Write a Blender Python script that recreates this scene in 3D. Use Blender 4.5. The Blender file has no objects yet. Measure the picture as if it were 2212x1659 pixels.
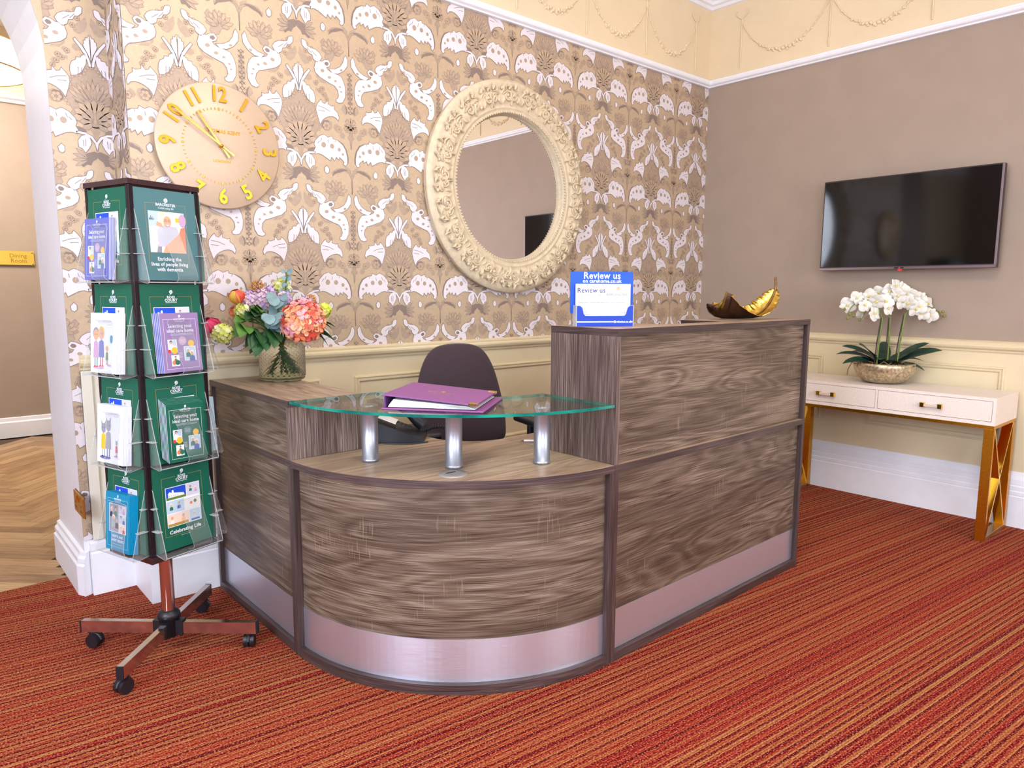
import bpy, bmesh, math, random, json
from math import sin, cos, pi, radians, sqrt, atan2, hypot
from mathutils import Vector, Matrix
from mathutils.geometry import tessellate_polygon
random.seed(7)
SC = bpy.context.scene
COL = SC.collection

# ------------------------------------------------------------------ camera
cam_d = bpy.data.cameras.new('camera'); cam = bpy.data.objects.new('camera', cam_d); COL.objects.link(cam)
cam_d.sensor_fit = 'HORIZONTAL'; cam_d.sensor_width = 36.0
cam_d.lens = 1528.8347 / 2212 * 36.0
cam_d.clip_start = 0.05
def _cam():
    y, p, r = radians(-41.3331), radians(-7.5447), radians(0.1988)
    fw = Vector((-sin(y)*cos(p), cos(y)*cos(p), sin(p)))
    rt = fw.cross(Vector((0, 0, 1))).normalized(); up = rt.cross(fw)
    rt2 = rt*cos(r) + up*sin(r); up2 = -rt*sin(r) + up*cos(r)
    m = Matrix((rt2, up2, -fw)).transposed().to_4x4()
    m.translation = Vector((-4.7801, -3.1879, 1.3499))
    cam.matrix_world = m
_cam()
SC.camera = cam

# ------------------------------------------------------------------ world, lights, exposure
w = bpy.data.worlds.new('world'); SC.world = w; w.use_nodes = True
w.node_tree.nodes['Background'].inputs[0].default_value = (0.75, 0.82, 1.0, 1)
w.node_tree.nodes['Background'].inputs[1].default_value = 0.35
vs = SC.view_settings
vs.view_transform = 'Standard'; vs.look = 'None'; vs.gamma = 1.0; vs.use_curve_mapping = False
vs.exposure = 0.25
SC.cycles.max_bounces = 7; SC.cycles.diffuse_bounces = 3; SC.cycles.glossy_bounces = 4
SC.cycles.transmission_bounces = 6; SC.cycles.transparent_max_bounces = 24
SC.cycles.caustics_reflective = False; SC.cycles.caustics_refractive = False
SC.cycles.sample_clamp_indirect = 6.0

def area(name, loc, target, sx, sy, power, col, spread=180):
    d = bpy.data.lights.new(name, 'AREA'); d.shape = 'RECTANGLE'; d.size = sx; d.size_y = sy
    d.energy = power; d.color = col; d.spread = radians(spread)
    o = bpy.data.objects.new(name, d); COL.objects.link(o)
    o.location = loc
    o.rotation_euler = (Vector(target) - Vector(loc)).to_track_quat('-Z', 'Y').to_euler()
    return o
def pointl(name, loc, power, col, r=0.06):
    d = bpy.data.lights.new(name, 'POINT'); d.energy = power; d.color = col; d.shadow_soft_size = r
    o = bpy.data.objects.new(name, d); COL.objects.link(o); o.location = loc
    return o
area('window_light_front', (-5.2, -5.35, 1.9), (-3.4, 0.0, 1.2), 2.4, 2.0, 70, (0.80, 0.88, 1.0))
area('window_light_left', (-6.9, -2.2, 1.9), (-2.0, -1.0, 1.3), 2.2, 2.0, 135, (0.72, 0.83, 1.0))
area('ceiling_light_centre', (-3.3, -2.4, 3.52), (-3.3, -2.4, 0), 1.2, 1.2, 40, (1.0, 0.93, 0.82))
area('window_light_right', (-1.9, -5.35, 1.7), (-0.8, -1.0, 0.9), 1.6, 1.8, 46, (0.94, 0.96, 1.0))  # added fill from behind the camera for the right wall and table
pointl('ceiling_lamp_corner', (-0.95, -0.85, 3.3), 3.0, (1.0, 0.82, 0.58), 0.05)
pointl('ceiling_lamp_left', (-3.1, -1.5, 3.2), 8.0, (1.0, 0.86, 0.66), 0.05)
area('hall_light', (-4.5, 3.3, 3.4), (-4.3, 3.5, 0), 1.0, 1.0, 100, (1.0, 0.95, 0.88))

# ------------------------------------------------------------------ materials
MATS = {}
def srgb(r, g, b):
    f = lambda c: c/12.92 if c <= 0.04045 else ((c+0.055)/1.055)**2.4
    return (f(r/255), f(g/255), f(b/255), 1.0)
class NT:
    def __init__(s, name):
        s.m = bpy.data.materials.new(name); s.m.use_nodes = True
        s.t = s.m.node_tree; s.b = s.t.nodes['Principled BSDF']; s.out = s.t.nodes['Material Output']
    def n(s, typ, **kw):
        nd = s.t.nodes.new(typ)
        for k, v in kw.items():
            if k.startswith('i_'): nd.inputs[int(k[2:]) if k[2:].isdigit() else k[2:].replace('_', ' ')].default_value = v
            else: setattr(nd, k, v)
        return nd
    def l(s, a, b): s.t.links.new(a, b)
    def ramp(s, fac, stops):
        r = s.n('ShaderNodeValToRGB'); e = r.color_ramp.elements
        while len(e) < len(stops): e.new(0.5)
        for el, (p, c) in zip(e, stops): el.position = p; el.color = c
        s.l(fac, r.inputs[0]); return r.outputs[0]
    def math(s, op, a, b=None):
        m = s.n('ShaderNodeMath', operation=op)
        for i, v in enumerate((a, b)):
            if v is None: continue
            if isinstance(v, (int, float)): m.inputs[i].default_value = v
            else: s.l(v, m.inputs[i])
        return m.outputs[0]
    def mix(s, fac, a, b, mode='MIX'):
        m = s.n('ShaderNodeMix', data_type='RGBA', blend_type=mode)
        for i, v in ((0, fac), (6, a), (7, b)):
            if isinstance(v, (int, float)): m.inputs[i].default_value = v
            elif isinstance(v, tuple): m.inputs[i].default_value = v
            else: s.l(v, m.inputs[i])
        return m.outputs[2]
    def bump(s, h, strength=0.2, dist=0.002):
        b = s.n('ShaderNodeBump'); b.inputs['Strength'].default_value = strength; b.inputs['Distance'].default_value = dist
        s.l(h, b.inputs['Height']); s.l(b.outputs[0], s.b.inputs['Normal'])
def P(name, col, rough=0.5, metal=0.0, spec=0.5, noise=0.0, nscale=40, bump=0.0, coat=0.0, emit=None, estr=0, sheen=0.0, trans=0.0, aniso=0.0):
    """plain procedural material: colour, a little noise in colour and relief"""
    if name in MATS: return MATS[name]
    k = NT(name); c = srgb(*col); b = k.b
    b.inputs['Roughness'].default_value = rough; b.inputs['Metallic'].default_value = metal
    b.inputs['Specular IOR Level'].default_value = spec; b.inputs['Coat Weight'].default_value = coat
    b.inputs['Sheen Weight'].default_value = sheen
    b.inputs['Base Color'].default_value = c
    if trans: b.inputs['Transmission Weight'].default_value = trans
    if noise or bump:
        tc = k.n('ShaderNodeTexCoord'); nz = k.n('ShaderNodeTexNoise'); nz.inputs['Scale'].default_value = nscale; nz.inputs['Detail'].default_value = 4
        k.l(tc.outputs['Object'], nz.inputs['Vector'])
        if noise:
            lo = tuple(max(0, v*(1-noise)) for v in c[:3])+(1,); hi = tuple(min(1, v*(1+noise)) for v in c[:3])+(1,)
            k.l(k.ramp(nz.outputs[0], [(0.3, lo), (0.7, hi)]), b.inputs['Base Color'])
        if bump: k.bump(nz.outputs[0], bump, 0.003)
    if emit:
        b.inputs['Emission Color'].default_value = srgb(*emit); b.inputs['Emission Strength'].default_value = estr
    MATS[name] = k.m; return k.m
def CM(r, g, b, rough=0.45):
    return P('print_%02x%02x%02x' % (r, g, b), (r, g, b), rough)

def wood_mat(name, dark, mid, light, vs_=9.0, seed=0.0, rough=0.42, cross=1.0):
    """grain along U, UV in metres"""
    k = NT(name)
    uv = k.n('ShaderNodeUVMap'); oi = k.n('ShaderNodeObjectInfo')
    off = k.n('ShaderNodeCombineXYZ'); k.l(k.math('MULTIPLY', oi.outputs['Random'], 37.0), off.inputs[0]); k.l(k.math('MULTIPLY', oi.outputs['Random'], 11.3), off.inputs[1])
    add = k.n('ShaderNodeVectorMath', operation='ADD'); k.l(uv.outputs[0], add.inputs[0]); k.l(off.outputs[0], add.inputs[1])
    mp = k.n('ShaderNodeMapping'); mp.inputs['Scale'].default_value = (1.1, vs_, 1); k.l(add.outputs[0], mp.inputs[0])
    n1 = k.n('ShaderNodeTexNoise', i_Scale=1.0, i_Detail=2.0, i_Distortion=0.5); k.l(mp.outputs[0], n1.inputs['Vector'])
    rings = k.math('PINGPONG', k.math('MULTIPLY', n1.outputs[0], 9.0), 0.5)
    mp2 = k.n('ShaderNodeMapping'); mp2.inputs['Scale'].default_value = (5, 400, 1); k.l(add.outputs[0], mp2.inputs[0])
    n2 = k.n('ShaderNodeTexNoise', i_Scale=1.0, i_Detail=3.0); k.l(mp2.outputs[0], n2.inputs['Vector'])
    mp3 = k.n('ShaderNodeMapping'); mp3.inputs['Scale'].default_value = (2.2, 52, 1); k.l(add.outputs[0], mp3.inputs[0])
    n3 = k.n('ShaderNodeTexNoise', i_Scale=1.0, i_Detail=4.0, i_Distortion=0.5); k.l(mp3.outputs[0], n3.inputs['Vector'])
    f = k.math('ADD', k.math('MULTIPLY', rings, 0.27), k.math('ADD', k.math('MULTIPLY', n2.outputs[0], 0.74), k.math('MULTIPLY', n3.outputs[0], 0.22)))
    colr = k.ramp(f, [(0.39, dark), (0.555, mid), (0.74, light)])
    # broad dark bands
    mp4 = k.n('ShaderNodeMapping'); mp4.inputs['Scale'].default_value = (0.9, 6.5, 1); k.l(add.outputs[0], mp4.inputs[0])
    n4 = k.n('ShaderNodeTexNoise', i_Scale=1.0, i_Detail=2.0, i_Distortion=0.6); k.l(mp4.outputs[0], n4.inputs['Vector'])
    band = k.ramp(n4.outputs[0], [(0.44, (0, 0, 0, 1)), (0.62, (1, 1, 1, 1))])
    colr = k.mix(k.math('MULTIPLY', band, 0.50), colr, dark)
    # short pale saw marks across the grain
    mp5 = k.n('ShaderNodeMapping'); mp5.inputs['Scale'].default_value = (190, 9, 1); k.l(add.outputs[0], mp5.inputs[0])
    n5 = k.n('ShaderNodeTexNoise', i_Scale=1.0, i_Detail=1.0); k.l(mp5.outputs[0], n5.inputs['Vector'])
    n6 = k.n('ShaderNodeTexNoise', i_Scale=5.5, i_Detail=1.0); k.l(add.outputs[0], n6.inputs['Vector'])
    saw = k.math('MULTIPLY', k.ramp(n5.outputs[0], [(0.60, (0, 0, 0, 1)), (0.68, (1, 1, 1, 1))]), k.ramp(n6.outputs[0], [(0.58, (0, 0, 0, 1)), (0.68, (1, 1, 1, 1))]))
    colr = k.mix(k.math('MULTIPLY', saw, 0.45*cross), colr, light)
    k.l(colr, k.b.inputs['Base Color']); k.b.inputs['Roughness'].default_value = rough
    k.bump(n2.outputs[0], 0.18, 0.001)
    MATS[name] = k.m; return k.m
WOOD = wood_mat('grey_oak', srgb(62, 46, 36), srgb(112, 93, 77), srgb(158, 140, 122))
WOODT = wood_mat('grey_oak_top', srgb(118, 95, 76), srgb(164, 138, 114), srgb(200, 174, 148), cross=0.4, rough=0.35)
WOODV = wood_mat('grey_oak_streaked', srgb(58, 42, 38), srgb(108, 88, 80), srgb(164, 146, 136), vs_=30, cross=0.0)
EDGE = wood_mat('oak_edging', srgb(46, 34, 32), srgb(76, 59, 57), srgb(108, 88, 84), vs_=40, cross=0.0)

def steel_mat():
    k = NT('brushed_steel'); tc = k.n('ShaderNodeTexCoord')
    uv = k.n('ShaderNodeUVMap'); mp = k.n('ShaderNodeMapping'); mp.inputs['Scale'].default_value = (12, 900, 1); k.l(uv.outputs[0], mp.inputs[0])
    nz = k.n('ShaderNodeTexNoise', i_Scale=1.0, i_Detail=3.0); k.l(mp.outputs[0], nz.inputs['Vector'])
    k.b.inputs['Base Color'].default_value = srgb(222, 222, 236); k.b.inputs['Metallic'].default_value = 0.86
    k.l(k.ramp(nz.outputs[0], [(0.3, (0.30,)*3+(1,)), (0.7, (0.40,)*3+(1,))]), k.b.inputs['Roughness'])
    tg = k.n('ShaderNodeTangent', direction_type='UV_MAP'); k.l(tg.outputs[0], k.b.inputs['Tangent'])
    k.b.inputs['Anisotropic'].default_value = 0.8; k.b.inputs['Anisotropic Rotation'].default_value = 0.25
    k.bump(nz.outputs[0], 0.05, 0.001); MATS['brushed_steel'] = k.m; return k.m
STEEL = steel_mat()
CHROME = P('satin_tube', (172, 174, 184), 0.38, 0.85)
GOLD = P('brushed_gold', (214, 150, 40), 0.28, 1.0, noise=0.1, nscale=90)
GOLDM = P('polished_gold', (250, 205, 70), 0.16, 1.0)
BLACKP = P('black_plastic', (26, 26, 32), 0.42, noise=0.1, nscale=120)
WHITEP = P('white_paint', (242, 240, 244), 0.38, noise=0.02, nscale=12)
CREAM = P('cream_paint', (226, 208, 170), 0.42, noise=0.02, nscale=10)
CREAMF = P('cream_frieze_paint', (232, 210, 174), 0.6, noise=0.02, nscale=8)
TAUPE = P('taupe_paint', (166, 146, 129), 0.62, noise=0.03, nscale=6)
def acrylic(name, tint, k_refl=0.9, rough=0.04, body=0.05):
    k = NT(name); k.t.nodes.remove(k.b)
    tr = k.n('ShaderNodeBsdfTransparent'); tr.inputs[0].default_value = tint
    gl = k.n('ShaderNodeBsdfGlossy'); gl.inputs['Roughness'].default_value = rough
    lw = k.n('ShaderNodeLayerWeight', i_Blend=0.5)
    fr = k.math('ADD', k.math('MULTIPLY', k.math('POWER', lw.outputs['Facing'], 5.0), 0.9), 0.04)
    mx = k.n('ShaderNodeMixShader'); k.l(k.math('MULTIPLY', fr, k_refl), mx.inputs[0]); k.l(tr.outputs[0], mx.inputs[1]); k.l(gl.outputs[0], mx.inputs[2])
    df = k.n('ShaderNodeBsdfDiffuse'); df.inputs[0].default_value = (0.9, 0.9, 0.9, 1)
    m2 = k.n('ShaderNodeMixShader'); m2.inputs[0].default_value = body; k.l(mx.outputs[0], m2.inputs[1]); k.l(df.outputs[0], m2.inputs[2])
    k.l(m2.outputs[0], k.out.inputs[0]); MATS[name] = k.m; return k.m
ACR = acrylic('clear_acrylic', (0.97, 0.98, 0.98, 1), 1.0, 0.05, 0.045)
ACRE = acrylic('acrylic_cut_edge', (0.62, 0.66, 0.68, 1), 1.0, 0.15, 0.38)
GLASS = acrylic('clear_glass', (0.93, 0.98, 0.96, 1), 1.0, 0.01, 0.0)
def glass_edge():
    k = NT('green_glass_edge'); nz = k.n('ShaderNodeTexNoise', i_Scale=9.0); tc = k.n('ShaderNodeTexCoord'); k.l(tc.outputs['Object'], nz.inputs['Vector'])
    k.l(k.ramp(nz.outputs[0], [(0.35, srgb(0, 92, 84)), (0.7, srgb(24, 150, 128))]), k.b.inputs['Base Color'])
    k.b.inputs['Roughness'].default_value = 0.12; k.b.inputs['Coat Weight'].default_value = 0.6; return k.m
GEDGE = glass_edge()

# ------------------------------------------------------------------ mesh helper
class MB:
    def __init__(s): s.v = []; s.f = []; s.m = []; s.uv = []; s.sm = []
    def add(s, verts, faces, m=0, uvs=None, smooth=False):
        o = len(s.v); s.v += [tuple(v) for v in verts]
        for i, f in enumerate(faces):
            s.f.append([o+j for j in f]); s.m.append(m); s.sm.append(smooth)
            s.uv.append(uvs[i] if uvs else None)
    def box(s, x0, x1, y0, y1, z0, z1, m=0, g='x', M=None, off=(0, 0)):
        """g = grain axis used for the UVs (metres)"""
        v = [Vector((x, y, z)) for x in (x0, x1) for y in (y0, y1) for z in (z0, z1)]
        F = [(0, 1, 3, 2), (4, 6, 7, 5), (0, 4, 5, 1), (2, 3, 7, 6), (0, 2, 6, 4), (1, 5, 7, 3)]
        N = 'xxyyzz'; uvs = []
        for f, n in zip(F, N):
            ax = [a for a in 'xyz' if a != n]
            ua = g if g != n else ax[0]; va = [a for a in ax if a != ua][0]
            uvs.append([(v[i]['xyz'.index(ua)]+off[0], v[i]['xyz'.index(va)]+off[1]+0.37*'xyz'.index(n)) for i in f])
        if M is not None: v = [M @ p for p in v]
        s.add(v, F, m, uvs)
    def cyl(s, a, b, r, r2=None, n=16, m=0, caps=True, smooth=True):
        a, b = Vector(a), Vector(b); r2 = r if r2 is None else r2
        d = (b-a).normalized(); u = d.orthogonal().normalized(); w_ = d.cross(u)
        vs_ = []
        for c, rr in ((a, r), (b, r2)):
            vs_ += [c + (u*cos(2*pi*i/n)+w_*sin(2*pi*i/n))*rr for i in range(n)]
        fs = [(i, (i+1) % n, n+(i+1) % n, n+i) for i in range(n)]
        s.add(vs_, fs, m, None, smooth)
        if caps:
            s.add(vs_[:n], [tuple(reversed(range(n)))], m); s.add(vs_[n:], [tuple(range(n))], m)
    def tube(s, pts, r, n=8, m=0, closed=False, smooth=True, caps=True):
        pts = [Vector(p) for p in pts]; N = len(pts); rings = []
        rr = r if isinstance(r, (list, tuple)) else [r]*N
        u = None
        for i, p in enumerate(pts):
            d = (pts[(i+1) % N] - pts[i-1]) if closed or 0 < i < N-1 else (pts[1]-pts[0] if i == 0 else pts[-1]-pts[-2])
            if d.length < 1e-9: d = Vector((0, 0, 1))
            d.normalize()
            if u is None: u = d.orthogonal().normalized()
            u = (u - d*u.dot(d)); u = u.normalized() if u.length > 1e-6 else d.orthogonal().normalized()
            w_ = d.cross(u)
            rings.append([p + (u*cos(2*pi*j/n)+w_*sin(2*pi*j/n))*rr[i] for j in range(n)])
        vs_ = [v for R in rings for v in R]; fs = []
        for i in range(N if closed else N-1):
            k = (i+1) % N
            fs += [(i*n+j, i*n+(j+1) % n, k*n+(j+1) % n, k*n+j) for j in range(n)]
        s.add(vs_, fs, m, None, smooth)
        if not closed and caps:
            s.add(rings[0], [tuple(reversed(range(n)))], m); s.add(rings[-1], [tuple(range(n))], m)
    def lathe(s, prof, c=(0, 0, 0), n=32, m=0, smooth=True, M=None, close=False):
        """prof = [(r, z)] about Z"""
        vs_ = []
        for (r, z) in prof:
            for i in range(n):
                p = Vector((c[0]+r*cos(2*pi*i/n), c[1]+r*sin(2*pi*i/n), c[2]+z)); vs_.append(M @ p if M else p)
        fs = []; K = len(prof)
        for k in range(K if close else K-1):
            k2 = (k+1) % K
            fs += [(k*n+i, k*n+(i+1) % n, k2*n+(i+1) % n, k2*n+i) for i in range(n)]
        s.add(vs_, fs, m, None, smooth)
    def ball(s, c, r, m=0, n=10, k=6, sc=(1, 1, 1), M=None):
        c = Vector(c); vs_ = []
        for i in range(k+1):
            t = pi*i/k
            for j in range(n):
                p = Vector((sin(t)*cos(2*pi*j/n)*sc[0], sin(t)*sin(2*pi*j/n)*sc[1], cos(t)*sc[2]))*r
                vs_.append(c + (M @ p if M else p))
        fs = [(i*n+j, (i+1)*n+j, (i+1)*n+(j+1) % n, i*n+(j+1) % n) for i in range(k) for j in range(n)]
        s.add(vs_, fs, m, None, True)
    def prism(s, poly, z0, z1, m=0, M=None, side=None, uvf=None, smooth=False):
        """polygon in XY extruded in Z"""
        n = len(poly); A = [Vector((x, y, z0)) for x, y in poly]; B_ = [Vector((x, y, z1)) for x, y in poly]
        tri = tessellate_polygon([[Vector((x, y, 0)) for x, y in poly]])
        ar = sum(poly[i][0]*poly[(i+1) % n][1]-poly[(i+1) % n][0]*poly[i][1] for i in range(n))
        T = lambda L: [M @ v for v in L] if M else L
        uvt = [[uvf(*poly[i]) if uvf else poly[i] for i in t] for t in tri]
        def ori(t):
            a, b, c = (poly[i] for i in t)
            return ((b[0]-a[0])*(c[1]-a[1])-(b[1]-a[1])*(c[0]-a[0])) > 0
        up = [t if ori(t) else tuple(reversed(t)) for t in tri]
        uvu = [[uvf(*poly[i]) if uvf else poly[i] for i in t] for t in up]
        dn = [tuple(reversed(t)) for t in up]
        uvd = [[uvf(*poly[i]) if uvf else poly[i] for i in t] for t in dn]
        s.add(T(B_), up, m, uvu); s.add(T(A), dn, m, uvd)
        fs = []; uvs = []; d = 0
        for i in range(n):
            j = (i+1) % n; e = hypot(poly[j][0]-poly[i][0], poly[j][1]-poly[i][1])
            if ar > 0: fs.append((i, j, n+j, n+i)); uvs.append([(d, z0), (d+e, z0), (d+e, z1), (d, z1)])
            else: fs.append((j, i, n+i, n+j)); uvs.append([(d+e, z0), (d, z0), (d, z1), (d+e, z1)])
            d += e
        s.add(T(A+B_), fs, m if side is None else side, uvs, smooth)
    def grid(s, rows, m=0, smooth=True, closed=False, uv=None):
        """rows of points -> quads"""
        R = len(rows); C_ = len(rows[0]); vs_ = [p for r in rows for p in r]; fs = []; uvs = []
        for i in range(R-1):
            for j in range(C_ if closed else C_-1):
                k = (j+1) % C_
                f = (i*C_+j, i*C_+k, (i+1)*C_+k, (i+1)*C_+j); fs.append(f)
                if uv: uvs.append([uv[a//C_][a % C_] for a in f])
        s.add(vs_, fs, m, uvs if uv else None, smooth)
    def flat(s, poly, M, m=0):
        """filled 2D polygon placed by matrix M (z = 0)"""
        try: tri = tessellate_polygon([[Vector((x, y, 0)) for x, y in poly]])
        except Exception: return
        fs = []
        for t in tri:
            a, b, c = (poly[i] for i in t)
            cr = (b[0]-a[0])*(c[1]-a[1])-(b[1]-a[1])*(c[0]-a[0])
            if abs(cr) < 1e-12: continue
            fs.append(t if cr > 0 else tuple(reversed(t)))
        s.add([M @ Vector((x, y, 0)) for x, y in poly], fs, m)
    def mesh(s, name, mats):
        me = bpy.data.meshes.new(name)
        me.from_pydata([tuple(v) for v in s.v], [], s.f)
        for mt in (mats if isinstance(mats, (list, tuple)) else [mats]): me.materials.append(mt)
        me.polygons.foreach_set('material_index', s.m); me.polygons.foreach_set('use_smooth', s.sm)
        if any(u is not None for u in s.uv):
            ul = me.uv_layers.new(name='UVMap').data; k = 0
            for f, u in zip(s.f, s.uv):
                for i in range(len(f)):
                    if u is not None: ul[k].uv = u[i]
                    k += 1
        me.update(); return me
    def build(s, name, mats, parent=None, label=None, bevel=0.0, loc=None, rot=None, kind=None, seg=2):
        o = bpy.data.objects.new(name, s.mesh(name, mats)); COL.objects.link(o)
        if parent is not None: o.parent = parent
        if loc is not None: o.location = loc
        if rot is not None: o.rotation_euler = rot
        if label: o['label'] = label
        if kind: o['kind'] = kind
        if bevel:
            b = o.modifiers.new('bevel', 'BEVEL'); b.width = bevel; b.segments = seg; b.limit_method = 'ANGLE'; b.angle_limit = radians(40)
        return o
def thing(name, label, cat, loc=(0, 0, 0), rz=0.0, group=None):
    o = bpy.data.objects.new(name, None); COL.objects.link(o); o.empty_display_size = 0.1
    o.location = loc; o.rotation_euler = (0, 0, rz); o['label'] = label; o['category'] = cat
    if group: o['group'] = group
    return o
def tag(o, label, cat, group=None):
    o['label'] = label; o['category'] = cat
    if group: o['group'] = group
    return o
def struct(o): o['kind'] = 'structure'; return o
def dup(o, parent=None, **kw):
    c = o.copy(); COL.objects.link(c)
    if parent is not None: c.parent = parent
    for k, v in kw.items(): setattr(c, k, v)
    for ch in o.children: dup(ch, c)
    return c
# text as flat polygons
_tc = bpy.data.curves.new('tmp_text', 'FONT'); _to = bpy.data.objects.new('tmp_text', _tc); COL.objects.link(_to)
_TX = {}
def text_mesh(st, size, align='CENTER', bold=0.0, sx=1.0, shear=0.0, ext=0.0):
    key = (st, size, align, bold, sx, shear, ext)
    if key in _TX: return _TX[key]
    _tc.body = st; _tc.size = size; _tc.align_x = align; _tc.align_y = 'CENTER'; _tc.offset = bold; _tc.shear = shear; _tc.space_character = 1.04 if bold else 1.0
    _tc.extrude = ext; _tc.resolution_u = 2; _tc.fill_mode = 'BOTH' if ext else 'FRONT'
    dg = bpy.context.evaluated_depsgraph_get(); ev = _to.evaluated_get(dg); me = ev.to_mesh()
    r = ([(v.co.x*sx, v.co.y, v.co.z) for v in me.vertices], [tuple(p.vertices) for p in me.polygons])
    ev.to_mesh_clear(); _TX[key] = r; return r
def put_text(mb, st, size, M, m=0, **kw):
    v, f = text_mesh(st, size, **kw); mb.add([M @ Vector(p) for p in v], f, m)
def circ(cx, cy, r, n=14, ry=None):
    return [(cx+r*cos(2*pi*i/n), cy+(ry or r)*sin(2*pi*i/n)) for i in range(n)]
def rect(x0, y0, x1, y1): return [(x0, y0), (x1, y0), (x1, y1), (x0, y1)]
def rrect(x0, y0, x1, y1, r, n=4):
    out = []
    for cx, cy, a0 in ((x1-r, y0+r, -pi/2), (x1-r, y1-r, 0), (x0+r, y1-r, pi/2), (x0+r, y0+r, pi)):
        out += [(cx+r*cos(a0+pi/2*i/n), cy+r*sin(a0+pi/2*i/n)) for i in range(n+1)]
    return out
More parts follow.
